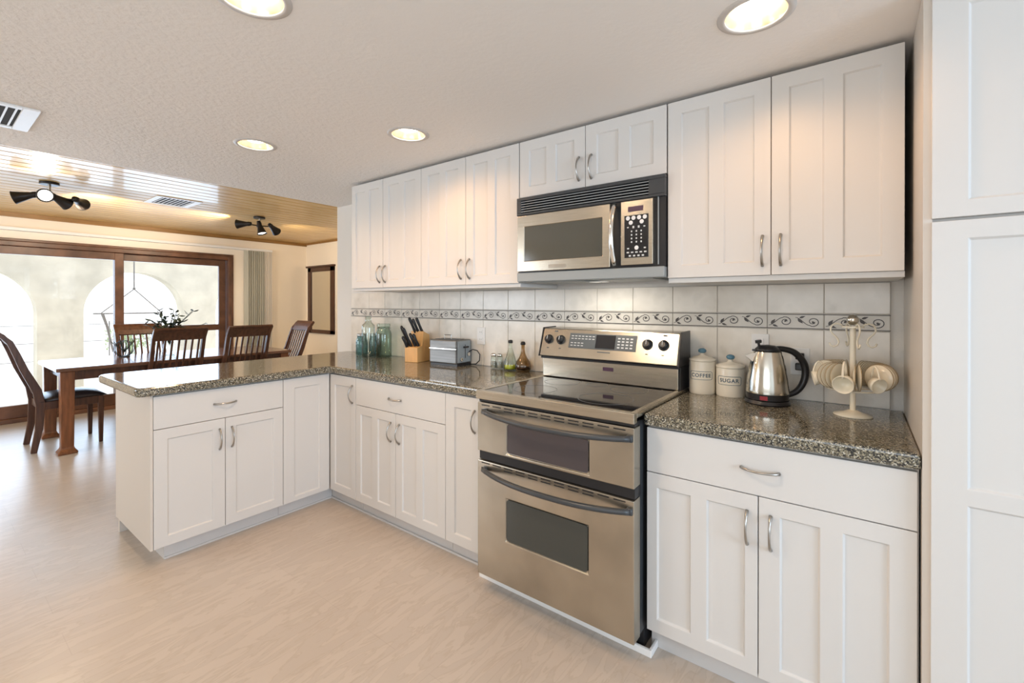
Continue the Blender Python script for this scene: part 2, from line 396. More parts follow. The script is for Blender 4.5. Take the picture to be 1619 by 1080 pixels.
# patio door: wooden frame, fixed pane and sliding pane
win = thing('door_1', 'sliding patio door', 'door', (XS, -0.75, 0)); del win['label']; del win['category']; win['kind'] = 'structure'
bm = nb()
fx0, fx1 = XS-0.12, XS+0.03
box(bm, fx0, fx1, DY0+0.055, DY1-0.045, DZ1-0.055, DZ1); box(bm, fx0, fx1, DY0, DY0+0.055, 0, DZ1); box(bm, fx0, fx1, DY1-0.045, DY1, 0, DZ1)
box(bm, fx0, fx1, DY0+0.055, DY1-0.045, 0.0, 0.05)
f = obj('door_frame', bm, M['framewood'], win, bevel=0.006)
def sash(y0, y1, xa, xb, rail=None):
    bm = nb(); z0, z1 = 0.05, 1.965
    box(bm, xa, xb, y0, y0+0.075, z0, z1); box(bm, xa, xb, y1-0.09, y1, z0, z1)
    box(bm, xa, xb, y0+0.075, y1-0.09, z1-0.09, z1); box(bm, xa, xb, y0+0.075, y1-0.09, z0, z0+0.14)
    if rail: box(bm, xa, xb, y0+0.075, y1-0.09, rail-0.05, rail+0.035)
    s = obj('door_sash', bm, M['framewood'], win, bevel=0.004)
    obj('door_pane', bx((xa+xb)/2-0.003, (xa+xb)/2+0.003, y0+0.07, y1-0.08, z0+0.13, z1-0.08), M['pane'], s)
    return s
sash(DY0+0.05, -0.67, XS-0.045, XS-0.005)
sash(-0.76, DY1-0.05, XS-0.095, XS-0.055, rail=0.985)
# door casing lip
bm = nb(); box(bm, XS, XS+0.018, DY0-0.02, DY1+0.0295, DZ1+0.0005, DZ1+0.03); box(bm, XS, XS+0.018, DY1+0.0005, DY1+0.03, 0, DZ1)
struct('trim_2', bm, M['framewood'], bevel=0.004)

# vertical blinds drawn to the side of the patio door
bl = thing('vertical_blinds', 'grey vertical blinds drawn aside beside the patio door, under a long white track', 'blinds', (XS+0.06, 0.9, 0.1))
obj('track', bx(XS+0.002, XS+0.06, -2.3, 1.156, 2.135, 2.17), M['whiteplastic'], bl, bevel=0.004)
for i in range(13):
    y = 0.765 + i*0.029
    a = math.radians(62 + 6*math.sin(i*1.7))
    bm = bx(-0.041, 0.041, -0.0012, 0.0012, 0.10, 2.13)
    xf(bm, Matrix.Translation((XS+0.062, y, 0)) @ Matrix.Rotation(-a+PI/2, 4, 'Z'))
    obj('vane', bm, M['blind'] if i < 9 else M['blindpale'], bl)

# ------------------------------------------------------------------ tile backsplash
TX = [-2.09]; x = 1.509 - 0.209*17
while x < 1.50: TX.append(x) if x > -2.0 else None; x += 0.209
TX.append(1.515)
TX = sorted(set(round(t, 4) for t in TX))
bs = thing('tile_backsplash', 'marbled grey tile backsplash with a vine border, along the counter wall', 'backsplash', (0, 0, 0.914))
obj('grout_bed', bx(-2.09, 1.515, -0.006, -0.0006, 0.9145, 1.413), M['grout'], bs)
bm = nb(); bmb = nb(); vine = nb()
def flatpath(bm, pts, wd, y=-0.0135):
    """ribbon in the wall plane through pts (x,z) with width list"""
    n = len(pts); L = []; R = []
    for i, p in enumerate(pts):
        a = Vector(pts[max(i-1, 0)]); b = Vector(pts[min(i+1, n-1)]); t = (b-a).normalized(); nn = Vector((-t.y, t.x))
        ww = wd[i] if isinstance(wd, list) else wd
        L.append(bm.verts.new((p[0]+nn.x*ww/2, y, p[1]+nn.y*ww/2))); R.append(bm.verts.new((p[0]-nn.x*ww/2, y, p[1]-nn.y*ww/2)))
    for i in range(n-1): bm.faces.new((L[i], R[i], R[i+1], L[i+1]))
def leafshape(bm, x, z, ang, ln, wd):
    pts = [(x+math.cos(ang)*ln*t, z+math.sin(ang)*ln*t) for t in (0, .2, .45, .7, 1)]
    flatpath(bm, pts, [0.002, wd*0.8, wd, wd*0.6, 0.001], y=-0.0138)
for i in range(len(TX)-1):
    a, b = TX[i]+0.0015, TX[i+1]-0.0015
    box(bm, a, b, -0.011, -0.003, 0.915, 1.2155); box(bm, a, b, -0.011, -0.003, 1.2875, 1.412)
    box(bmb, a, b, -0.012, -0.003, 1.2185, 1.2845)
    L = b-a; zc = 1.251
    if L < 0.12: continue
    for s in range(2):                        # two scrolls per tile
        u0 = a + L*(0.02+0.49*s); Ls = L*0.47
        fl = 1 if s == 0 else -1
        # stem wave into a spiral
        pts = []
        for k in range(9):
            t = k/8; pts.append((u0+Ls*0.55*t, zc+fl*(-0.018+0.034*t*t*(3-2*t))))
        cx, cz, r0 = u0+Ls*0.66, zc+fl*0.0, 0.020
        for k in range(22):
            t = k/21; an = PI/2+0.25 - t*PI*2.6; r = r0*(1-0.72*t)
            pts.append((cx+r*math.cos(an)*1.15, cz+fl*r*math.sin(an)))
        wd = [0.0022+0.0012*math.sin(PI*k/len(pts)) for k in range(len(pts))]
        flatpath(vine, pts, wd)
        leafshape(vine, u0+Ls*0.10, zc-fl*0.012, fl*0.9+PI*0.02, 0.026, 0.013)
        leafshape(vine, u0+Ls*0.16, zc-fl*0.016, -fl*0.35, 0.022, 0.009)
        leafshape(vine, cx-0.003, cz-fl*0.002, fl*0.9, 0.014, 0.009)
obj('field_tiles', bm, M['tile'], bs, bevel=0.0012, seg=1)
obj('border_tiles', bmb, M['bordertile'], bs, bevel=0.0015, seg=1)
bm = vine
for z in (1.2215, 1.2815): box(bm, TX[0], TX[-1], -0.0148, -0.0125, z-0.0014, z+0.0014)
obj('vine_relief', bm, M['vine'], bs)

def outlet(x, z, label, name='wall_outlet', w=0.07, h=0.115, horiz=False, group=None):
    if horiz: w, h = h, w
    t = thing(name, label, 'outlet', (x, -0.011, z), group)
    obj('cover_plate', bx(x-w/2, x+w/2, -0.0165, -0.0112, z-h/2, z+h/2), M['whiteplastic'], t, bevel=0.002)
    for s in (-1, 1):
        dx, dz = (s*0.024, 0) if horiz else (0, s*0.024)
        bm = nb(); box(bm, x+dx-0.014, x+dx+0.014, -0.0185, -0.016, z+dz-0.014, z+dz+0.014)
        k = obj('socket', bm, M['whiteplastic'], t, bevel=0.002)
        bm = nb()
        for q in (-1, 1): box(bm, x+dx+q*0.006-0.001, x+dx+q*0.006+0.001, -0.0189, -0.018, z+dz-0.004, z+dz+0.005)
        obj('socket_slot', bm, M['black'], k)
    return t
outlet(-0.597, 1.112, 'white wall outlet on the tile just above the toaster cord')
outlet(1.063, 1.135, 'white wall outlet on the tile, half hidden behind the steel kettle')
o3 = outlet(1.215, 1.08, 'white wall outlet seen through the loop of the kettle handle', horiz=False)
bm = nb(); box(bm, 1.20, 1.232, -0.05, -0.0185, 1.045, 1.075); box(bm, 1.20, 1.232, -0.045, -0.0185, 1.09, 1.118)
pg = obj('power_plug', bm, M['black'], None, bevel=0.004)
tag(pg, 'pair of black plugs in the outlet behind the kettle handle', 'plug')
pg.name = 'double_plug'

# ------------------------------------------------------------------ cabinets
def panel_slab(bm, x0, x1, z0, z1, yf, cells, th=0.019, rec=0.008, bev=0.005):
    """slab whose front (towards -Y, at yf) has recessed cells [(x0,x1,z0,z1)]"""
    xs = sorted({x0, x1} | {c[0] for c in cells} | {c[1] for c in cells})
    zs = sorted({z0, z1} | {c[2] for c in cells} | {c[3] for c in cells})
    V = {}
    def v(x, y, z):
        k = (round(x, 5), round(y, 5), round(z, 5))
        if k not in V: V[k] = bm.verts.new((x, y, z))
        return V[k]
    for i in range(len(xs)-1):
        for j in range(len(zs)-1):
            a, b, c, d = xs[i], xs[i+1], zs[j], zs[j+1]
            inside = any(a >= q[0]-1e-6 and b <= q[1]+1e-6 and c >= q[2]-1e-6 and d <= q[3]+1e-6 for q in cells)
            if inside: continue
            bm.faces.new((v(a, yf, c), v(b, yf, c), v(b, yf, d), v(a, yf, d)))
    for (a, b, c, d) in cells:
        # the ring follows all grid vertices on its border so that the mesh stays closed
        o = [(a, c), (b, c), (b, d), (a, d)]
        i_ = [(a+bev, c+bev), (b-bev, c+bev), (b-bev, d-bev), (a+bev, d-bev)]
        for k in range(4):
            p, q = o[k], o[(k+1) % 4]; r, s = i_[(k+1) % 4], i_[k]
            bm.faces.new((v(p[0], yf, p[1]), v(q[0], yf, q[1]), v(r[0], yf+rec, r[1]), v(s[0], yf+rec, s[1])))
        bm.faces.new([v(q[0], yf+rec, q[1]) for q in i_])
    y1 = yf+th
    for i in range(len(xs)-1):
        for z in (z0, z1): bm.faces.new((v(xs[i], yf, z), v(xs[i+1], yf, z), v(xs[i+1], y1, z), v(xs[i], y1, z)))
    for j in range(len(zs)-1):
        for x in (x0, x1): bm.faces.new((v(x, yf, zs[j]), v(x, yf, zs[j+1]), v(x, y1, zs[j+1]), v(x, y1, zs[j])))
    top = [v(x, y1, z1) for x in xs]; bot = [v(x, y1, z0) for x in xs]
    lf = [v(x0, y1, z) for z in zs]; rt = [v(x1, y1, z) for z in zs]
    ring = bot + rt[1:] + top[::-1][1:] + lf[::-1][1:-1]
    bm.faces.new(ring)
    return bm
def bow_handle(x, z, yf, vertical=True, ln=0.112):
    pts = []; rr = []
    n = 14
    for i in range(n+1):
        t = i/n; s = (t-0.5)*ln
        out = 0.030*math.sin(PI*t)**0.7 if 0 < t < 1 else 0.0
        pts.append((x, yf-out-0.002, z+s) if vertical else (x+s, yf-out-0.002, z))
        rr.append(0.0036+0.0022*abs(2*t-1)**2)
    return tube(nb(), pts, rr, 8)
def shaker(root, x0, x1, z0, z1, yf, handle=None, split=True, st=0.057, mid=0.054, bot=None, top=None, g=0.0016):
    """split: two tall recesses with a middle stile"""
    bot = bot if bot is not None else 0.052; top = top if top is not None else 0.054
    a, b = x0+st, x1-st; cells = []
    if split:
        m = (a+b)/2; cells = [(a, m-mid/2, z0+bot, z1-top), (m+mid/2, b, z0+bot, z1-top)]
    else: cells = [(a, b, z0+bot, z1-top)]
    bm = panel_slab(nb(), x0+g, x1-g, z0+g, z1-g, yf, cells)
    d = obj('door', bm, M['white'], root, bevel=0.0012)
    if handle:
        h = obj('handle', bow_handle(handle[0], handle[1], yf), M['nickel'], d, smooth=True); h['label'] = 'brushed metal bow handle'
    return d
def drawer(root, x0, x1, z0, z1, yf, hx, hz, g=0.0016):
    d = obj('drawer', bx(x0+g, x1-g, yf, yf+0.019, z0+g, z1-g), M['white'], root, bevel=0.0015)
    h = obj('handle', bow_handle(hx, hz, yf, vertical=False), M['nickel'], d, smooth=True); h['label'] = 'brushed metal bow handle'
    return d
YF = -0.633; ZD = 0.0912; ZG = 0.693; ZT = 0.862
def base_body(root, x0, x1, yb=-0.002, toe=0.055, yf=YF):
    obj('carcass', bx(x0+0.001, x1-0.001, yf+0.0195, yb-0.001, ZD, 0.866), M['carcass'], root)
    obj('toe_kick', bx(x0+0.001, x1-0.001, yf+toe, yb-0.001, 0.0, ZD), M['toe'], root)
# left of the range
t = thing('base_cabinet', 'narrow white base cabinet with one tall door at the inner corner of the counter', 'cabinet', (-1.245, -0.3, 0))
base_body(t, -1.391, -1.10); obj('toe_kick', bx(-1.4545, -1.3905, YF+0.055, -0.02, 0.0, ZD), M['toe'], t); shaker(t, -1.388, -1.10, ZD, ZT, YF, (-1.133, 0.753), split=False, st=0.053, top=0.066)
t = thing('base_cabinet', 'wide white base cabinet with one drawer over two doors, between the corner and the range', 'cabinet', (-0.7, -0.3, 0))
base_body(t, -1.10, -0.305); drawer(t, -1.10, -0.305, ZG, ZT, YF, -0.715, 0.774)
shaker(t, -1.10, -0.711, ZD, ZG, YF, (-0.752, 0.58), st=0.05); shaker(t, -0.711, -0.305, ZD, ZG, YF, (-0.676, 0.58), st=0.058)
t = thing('base_cabinet', 'narrow white base cabinet touching the left side of the steel range', 'cabinet', (-0.16, -0.3, 0))
base_body(t, -0.305, -0.006); shaker(t, -0.305, -0.06, ZD, ZT, YF, (-0.098, 0.742), split=False, st=0.064, top=0.066)
obj('filler_strip', bx(-0.058, -0.006, YF, YF+0.019, ZD, ZT), M['white'], t, bevel=0.001)
# right of the range
t = thing('base_cabinet', 'white base cabinet with drawer and two doors below the kettle and cup stand', 'cabinet', (1.16, -0.3, 0))
base_body(t, 0.774, 1.552); drawer(t, 0.774, 1.548, ZG, ZT, YF, 1.157, 0.780)
shaker(t, 0.774, 1.152, ZD, ZG, YF, (1.119, 0.582), st=0.04, mid=0.054); shaker(t, 1.152, 1.548, ZD, ZG, YF, (1.188, 0.582), st=0.062, mid=0.057)
# peninsula: local frame faces -Y, then turned to face +X
def penin(name, label, y0, y1):
    t = thing(name, label, 'cabinet'); return t
XP = -1.391
t = penin('base_cabinet', 'white cabinet at the free end of the peninsula, one drawer over two doors', 0, 0)
L0, L1 = -1.591, -0.943           # local x equals world y; local y equals -(world x)
yf = 0.0
obj('carcass', bx(L0+0.001, L1-0.001, 0.0195, 0.609, ZD, 0.866), M['carcass'], t)
obj('toe_kick', bx(L0+0.062, L1-0.001, 0.064, 0.58, 0, ZD), M['toe'], t)
obj('end_panel', bx(L0-0.012, L0-0.0005, 0.0, 0.629, ZD, 0.868), M['side'], t, bevel=0.001)
drawer(t, L0, L1, ZG, ZT, 0.0, -1.265, 0.777)
shaker(t, L0, -1.264, ZD, ZG, 0.0, (-1.293, 0.581), split=False, st=0.06); shaker(t, -1.264, L1, ZD, ZG, 0.0, (-1.231, 0.581), split=False, st=0.055)
t.location = (XP, 0, 0); t.rotation_euler = (0, 0, PI/2)
t = penin('base_cabinet', 'white blind corner cabinet in the peninsula with one plain tall door without handle', 0, 0)
obj('carcass', bx(L1+0.001, -0.616, 0.0195, 0.609, ZD, 0.866), M['carcass'], t)
obj('toe_kick', bx(L1+0.001, -0.58, 0.064, 0.58, 0, ZD), M['toe'], t)
shaker(t, L1, -0.6355, ZD, ZT, 0.0, None, split=False, st=0.07, top=0.06, bot=0.03)
t.location = (XP, 0, 0); t.rotation_euler = (0, 0, PI/2)
bk = obj('back_panel', bx(-2.02, -2.001, -1.5905, -0.002, 0, 0.868), M['side']); bk.name = 'peninsula_panel'
tag(bk, 'plain white panel closing the dining side of the peninsula', 'panel')
bm = nb()
box(bm, -1.457, -1.449, -1.529, -0.58, 0.0, 0.012); box(bm, -1.457, -0.01, -0.588, -0.580, 0, 0.012)
struct('baseboard_left', bm, M['toe'], bevel=0.002)

# upper cabinets
YU = -0.393; UB, UT = 1.434, 2.171
def upper(label, x0, x1, xm, z0, hxs, sts, rail=True):
    t = thing('wall_cabinet', label, 'cabinet', ((x0+x1)/2, -0.2, z0))
    obj('carcass', bx(x0+0.001, x1-0.001, YU+0.0195, -0.0125, z0+0.002, UT-0.002), M['carcass'], t)
    if rail: obj('light_rail', bx(x0, x1, YU+0.014, -0.0125, z0-0.019, z0+0.001), M['white'], t, bevel=0.001)
    hz = z0+0.092
    shaker(t, x0, xm, z0, UT, YU, (hxs[0], hz), st=sts[0]); shaker(t, xm, x1, z0, UT, YU, (hxs[1], hz), st=sts[1])
    return t
upper('white wall cabinet with two doors at the far end, above the glass jars', -1.503, -0.762, -1.145, UB, (-1.177, -1.118), (0.046, 0.058))
upper('white wall cabinet with two doors between the far cabinet and the microwave', -0.762, -0.003, -0.385, UB, (-0.420, -0.354), (0.06, 0.06))
upper('short white wall cabinet with two doors directly above the microwave', 0.0, 0.770, 0.385, 1.878, (0.352, 0.417), (0.06, 0.058), rail=False)
upper('white wall cabinet with two doors right of the microwave, above the kettle', 0.773, 1.534, 1.156, UB, (1.128, 1.187), (0.056, 0.057))

# pantry
t = thing('pantry_cabinet', 'tall white pantry cabinet at the right end of the counter', 'cabinet', (2.0, -0.3, 0))
obj('carcass', bx(1.574, 2.45, -0.640, -0.002, 0.0, ZC-0.003), M['carcass'], t)
obj('side_panel', bx(1.5545, 1.5735, -0.652, -0.0015, 0.0, ZC-0.002), M['side'], t)
for a, b in ((1.570, 2.008), (2.008, 2.45)):
    bm = panel_slab(nb(), a+0.001, b-0.0015, 1.557, ZC-0.01, -0.662, [(a+0.072, b-0.07, 1.600, 2.112)])
    d = obj('door', bm, M['white'], t, bevel=0.0015)
    bm = panel_slab(nb(), a+0.001, b-0.0015, 0.09, 1.548, -0.662, [(a+0.072, b-0.07, 0.15, 0.802), (a+0.072, b-0.07, 0.846, 1.500)])
    d = obj('door', bm, M['white'], t, bevel=0.0015)

# ------------------------------------------------------------------ counters
def rounded(poly_r, n=6):
    out = []
    m = len(poly_r)
    for i in range(m):
        (x, y, r) = poly_r[i]
        if r == 0: out.append((x, y)); continue
        p = Vector((x, y)); a = (Vector(poly_r[i-1][:2])-p).normalized(); b = (Vector(poly_r[(i+1) % m][:2])-p).normalized()
        s, e = p+a*r, p+b*r; c = p+a*r+b*r
        for k in range(n+1):
            t = k/n; q = (s-c)*math.cos(t*PI/2)+(e-c)*math.sin(t*PI/2)+c; out.append((q.x, q.y))
    return out
bm = prism(nb(), rounded([(-2.125, -1.665, 0.05), (-1.362, -1.665, 0.035), (-1.362, -0.650, 0.02), (-0.004, -0.650, 0), (-0.004, -0.0135, 0), (-2.125, -0.0135, 0)]), 2, 0.869, 0.914)
o = obj('granite_countertop', bm, M['granite'], None, bevel=0.012, seg=3)
tag(o, 'L-shaped speckled granite countertop over the peninsula and the cabinets left of the range', 'countertop')
bm = prism(nb(), [(0.768, -0.650), (1.5535, -0.650), (1.5535, -0.0135), (0.768, -0.0135)], 2, 0.869, 0.914)
o = obj('granite_countertop', bm, M['granite'], None, bevel=0.010, seg=3)
tag(o, 'short speckled granite countertop carrying canisters, kettle and cup stand', 'countertop')

# ------------------------------------------------------------------ range
rg = thing('kitchen_range', 'stainless steel double oven range with black glass cooktop', 'range', (0.38, -0.37, 0))
obj('body', bx(0.006, 0.757, -0.66, -0.03, 0.075, 0.885), M['charcoal'], rg)
obj('base_plinth', bx(0.012, 0.757, -0.615, -0.05, 0.0, 0.075), M['black'], rg)
def oven_door(z0, z1, win, wm, zs, hz):
    x0, x1, yf = 0.001, 0.762, -0.725
    wx0, wx1, wz0, wz1 = win
    bm = panel_slab(nb(), x0, x1, z0, z1, yf, [(wx0, wx1, wz0, wz1)], th=0.060, rec=0.006, bev=0.003)
    d = obj('oven_door', bm, M['steel2'], rg, bevel=0.003)
    bm = prism(nb(), rounded([(wx0+0.006, wz0+0.006, 0.012), (wx1-0.006, wz0+0.006, 0.012), (wx1-0.006, wz1-0.006, 0.012), (wx0+0.006, wz1-0.006, 0.012)], 4), 1, yf+0.0015, yf+0.0058)
    g = obj('oven_window', bm, wm, d, bevel=0.0008)
    bm = nb()
    for i in range(11):
        xa = 0.026+i*0.0655
        rows = (0,) if i in (0, 1, 9, 10) else (0, 1)
        for r in rows: box(bm, xa, xa+0.048, yf-0.0006, yf+0.002, zs-r*0.0125, zs-r*0.0125+0.0045)
    s = obj('vent_slots', bm, M['black'], d)
    pts = []
    for i in range(25):
        t_ = i/24; u = abs(2*t_-1)
        pts.append((0.045+0.705*t_, yf-0.012-0.058*(1-u**2.6), hz-0.002-0.008*(1-u*u)))
    bm = tube(nb(), pts, 0.0115, 10)
    for x_ in (0.047, 0.748): box(bm, x_-0.011, x_+0.011, yf-0.014, yf+0.001, hz-0.013, hz+0.010)
    h = obj('handle', bm, M['charcoal'], d, smooth=True); h['label'] = 'dark bowed oven handle'
    return d
oven_door(0.647, 0.872, (0.168, 0.580, 0.658, 0.800), M['ovenglass2'], 0.858, 0.835)
oven_door(0.075, 0.603, (0.164, 0.577, 0.268, 0.463), M['ovenglass'], 0.592, 0.568)
obj('door_gap_band', bx(0.003, 0.760, -0.712, -0.655, 0.606, 0.645), M['black'], rg)
obj('top_gap_band', bx(0.003, 0.760, -0.715, -0.655, 0.874, 0.890), M['black'], rg)
bm = nb()
x0, x1, ya, yb_ = -0.001, 0.766, -0.735, -0.14
box(bm, x0, x1, ya, ya+0.03, 0.888, 0.927); box(bm, x0, x0+0.024, ya+0.03, -0.03, 0.905, 0.927); box(bm, x1-0.024, x1, ya+0.03, -0.03, 0.905, 0.927)
box(bm, x0+0.024, x1-0.024, yb_-0.03, -0.03, 0.905, 0.927)
obj('cooktop_frame', bm, M['steel'], rg, bevel=0.003)
ct = obj('cooktop_glass', bx(x0+0.0245, x1-0.0245, ya+0.0305, yb_-0.0305, 0.905, 0.9245), M['blackglass'], rg)
bm = nb()
for cx_, cy_, r_ in ((0.20, -0.54, 0.10), (0.56, -0.54, 0.115), (0.20, -0.29, 0.09), (0.56, -0.29, 0.085), (0.38, -0.26, 0.05)):
    lathe(bm, [(r_, 0), (r_+0.003, 0), (r_+0.003, 0.0004), (r_, 0.0004)], (cx_, cy_, 0.9246), 40, closed=True)
obj('burner_ring', bm, M['panelgrey'], ct)
# backguard
obj('backguard', bx(0.010, 0.754, -0.185, -0.03, 0.927, 1.035), M['steel'], rg, bevel=0.003)
obj('vent_rail', bx(0.004, 0.760, -0.197, -0.05, 1.026, 1.038), M['black'], rg, bevel=0.002)
CF0, CF1 = Vector((-0.212, 1.042)), Vector((-0.163, 1.190))
bm = prism(nb(), [(CF0.x, CF0.y), (-0.04, 1.036), (-0.04, 1.193), (CF1.x, CF1.y)], 0, 0.004, 0.757)
cs = obj('console', bm, M['steel2'], rg, bevel=0.004)
for xa, xb in ((-0.003, 0.004), (0.757, 0.765)):
    obj('console_end_cap', prism(nb(), [(CF0.x-0.002, CF0.y-0.004), (-0.035, 1.032), (-0.035, 1.197), (CF1.x-0.002, CF1.y+0.005)], 0, xa, xb), M['black'], rg, bevel=0.002)
obj('side_trim', bx(0.757, 0.7635, -0.182, -0.03, 0.927, 1.032), M['black'], rg)
tdir = (CF1-CF0); tl = tdir.length; tdir = tdir/tl; nrm = Vector((-tdir.y, tdir.x))
if nrm.x > 0: nrm = -nrm
def cface(bm, xa, xb, s0, s1, d0, d1):
    poly = []
    for s, d in ((s0, d0), (s1, d0), (s1, d1), (s0, d1)):
        p = CF0+tdir*s+nrm*d; poly.append((p.x, p.y))
    return prism(bm, poly, 0, xa, xb)
S = tl
dp = obj('control_panel', cface(nb(), 0.178, 0.553, S*0.34, S*0.86, -0.002, 0.002), M['panelgrey'], cs, bevel=0.001)
obj('display_screen', cface(nb(), 0.335, 0.442, S*0.38, S*0.83, 0.0015, 0.003), M['blackglass'], dp)
bm = nb()
for r in range(4):
    for c in range(4): cface(bm, 0.455+c*0.022, 0.468+c*0.022, S*(0.42+r*0.10), S*(0.46+r*0.10), 0.0018, 0.0028)
for r in range(2):
    for c in range(7): cface(bm, 0.190+c*0.0205, 0.203+c*0.0205, S*(0.66+r*0.09), S*(0.685+r*0.09), 0.0018, 0.0028)
for r in range(2):
    for c in range(4): cface(bm, 0.190+c*0.0205, 0.203+c*0.0205, S*(0.42+r*0.09), S*(0.445+r*0.09), 0.0018, 0.0028)
obj('keypad', bm, M['buttons'], dp)
for kx in (0.050, 0.126, 0.608, 0.686):
    p = CF0+tdir*S*0.60
    ax = Vector((0, nrm.x, nrm.y))
    bm = lathe(nb(), [(0, 0), (0.026, 0), (0.026, 0.003), (0.021, 0.005), (0.019, 0.020), (0.014, 0.024), (0, 0.024)], (kx, p.x, p.y), 24, ax)
    k = obj('knob', bm, M['black'], cs, smooth=True, auto=True)
    q = Vector((kx, p.x, p.y))+ax*0.024; up = Vector((0, tdir.x, tdir.y))
    obj('pointer', cyl(nb(), q-up*0.004, q+up*0.016, 0.0018, 6), M['buttons'], k)
bm = nb()
for kx in (0.088, 0.690): cface(bm, kx-0.010, kx+0.010, S*0.88, S*0.93, 0, 0.001)
for kx in (0.050, 0.126, 0.608, 0.686): cface(bm, kx-0.006, kx+0.006, S*0.28, S*0.31, 0, 0.001)
cface(bm, 0.35, 0.42, S*0.24, S*0.27, 0, 0.001)
obj('printed_marks', bm, M['panelgrey'], cs)
obj('badge', bx(0.375, 0.432, -0.1875, -0.1845, 0.985, 1.004), M['badge'], rg, bevel=0.001)
bm = nb()
box(bm, -0.055, 0.800, -0.652, -0.640, 0, 0.028); box(bm, 0.788, 0.800, -0.640, -0.578, 0, 0.028)
struct('trim_3', bm, M['whiteplastic'], bevel=0.003)

# ------------------------------------------------------------------ microwave
mw = thing('microwave_oven', 'stainless and black over-the-range microwave above the cooktop', 'microwave', (0.385, -0.2, 1.44))
YW = -0.418
obj('body', bx(0.003, 0.768, YW+0.045, -0.0125, 1.446, 1.874), M['charcoal'], mw)
bm = nb(); box(bm, 0.003, 0.768, YW-0.002, YW+0.045, 1.440, 1.486)
prismpts = [(0.003, YW), (0.768, YW), (0.768, -0.05), (0.003, -0.05)]
obj('bottom_lip', bm, M['greyplastic'], mw, bevel=0.004)
bm = nb()
box(bm, 0.05, 0.33, YW+0.05, -0.10, 1.438, 1.447); box(bm, 0.42, 0.70, YW+0.05, -0.10, 1.438, 1.447)
obj('grease_filter', bm, M['greyplastic'], mw)
hl = obj('added_tile_fill', bx(0.335, 0.415, YW+0.16, YW+0.22, 1.4360, 1.4375), M['lens'], mw)  # lens and lamp added to brighten the tiles behind the range
l = bpy.data.lights.new('added_tile_fill', 'AREA'); l.shape = 'RECTANGLE'; l.size = 0.30; l.size_y = 0.10; l.energy = 1.6; l.color = (1.0, 0.93, 0.82)
lo = bpy.data.objects.new('added_tile_fill_light', l); lo.location = (0.375, YW+0.19, 1.434); C.objects.link(lo)
# grille
bm = nb(); box(bm, 0.0, 0.771, YW, YW+0.045, 1.857, 1.872); box(bm, 0.0, 0.771, YW, YW+0.045, 1.781, 1.793)
box(bm, 0.0, 0.028, YW, YW+0.045, 1.793, 1.857); box(bm, 0.700, 0.771, YW, YW+0.045, 1.793, 1.857)
gr = obj('vent_grille', bm, M['charcoal'], mw, bevel=0.002)
obj('grille_back', bx(0.028, 0.70, YW+0.03, YW+0.044, 1.793, 1.857), M['black'], gr)
bm = nb()
for i in range(5):
    z = 1.797+i*0.0125
    prism(bm, [(YW+0.001, z+0.001), (YW+0.018, z+0.0075), (YW+0.018, z+0.0095), (YW+0.001, z+0.0045)], 0, 0.028, 0.70)
obj('grille_slats', bm, M['greyplastic'], gr)
wx0, wx1, wz0, wz1 = 0.052, 0.489, 1.543, 1.720
obj('front_frame', bx(0.001, 0.770, YW+0.012, YW+0.046, 1.486, 1.781), M['black'], mw)
bm = panel_slab(nb(), 0.010, 0.526, 1.492, 1.776, YW-0.008, [(wx0, wx1, wz0, wz1)], th=0.02, rec=0.004, bev=0.002)
d = obj('door', bm, M['steel'], mw, bevel=0.002)
obj('door_window', bx(wx0+0.002, wx1-0.002, YW-0.0055, YW-0.0038, wz0+0.002, wz1-0.002), M['microglass'], d)
obj('name_strip', bx(0.20, 0.30, YW-0.0092, YW-0.0078, 1.502, 1.520), M['chrome'], d)
pts = []
for i in range(17):
    t_ = i/16; u = abs(2*t_-1)
    pts.append((0.549, YW-0.010-0.038*(1-u**2.2), 1.500+0.270*t_))
h = obj('handle', tube(nb(), pts, 0.0105, 10, flat=0.8), M['chrome'], d, smooth=True); h['label'] = 'bowed chrome handle'
cp = obj('control_panel', bx(0.578, 0.722, YW-0.008, YW+0.012, 1.497, 1.776), M['steel'], mw, bevel=0.002)
obj('display_screen', bx(0.612, 0.680, YW-0.0095, YW-0.0075, 1.728, 1.750), M['badge'], cp)
kp = obj('keypad', bx(0.596, 0.703, YW-0.0100, YW-0.0075, 1.528, 1.712), M['blackglass'], cp)
def button(x, z, r, y=YW-0.0100): return lathe(nb(), [(0, 0), (r, 0), (r*0.9, 0.0015), (0, 0.0015)], (x, y, z), 14, (0, -1, 0))
for i in range(4): obj('button', button(0.612+i*0.0252, 1.700, 0.0095), M['whiteplastic'], kp)
obj('button', button(0.625, 1.680, 0.0095), M['whiteplastic'], kp); obj('button', button(0.674, 1.681, 0.0095), M['whiteplastic'], kp)
obj('button', button(0.651, 1.570, 0.0095), M['whiteplastic'], kp)
bm = nb()
def mark(x, z, wd=0.006, hh=0.007): box(bm, x-wd/2, x+wd/2, YW-0.0106, YW-0.0099, z-hh/2, z+hh/2)
for i, x in enumerate((0.612, 0.637, 0.661, 0.686)): mark(x, 1.660, 0.008, 0.010 if i in (1, 2) else 0.005)
for r in range(4):
    for c in range(3): mark(0.629+c*0.0215, 1.642-r*0.0155)
for x in (0.613, 0.688): mark(x, 1.568, 0.009, 0.006)
for c in range(5): mark(0.612+c*0.0195, 1.551, 0.011, 0.006)
for c in range(4): mark(0.621+c*0.0195, 1.536, 0.010, 0.007)
obj('key_labels', bm, M['buttons'], kp)
obj('side_strip', bx(0.738, 0.742, YW+0.006, YW+0.014, 1.495, 1.86), M['greyplastic'], mw)

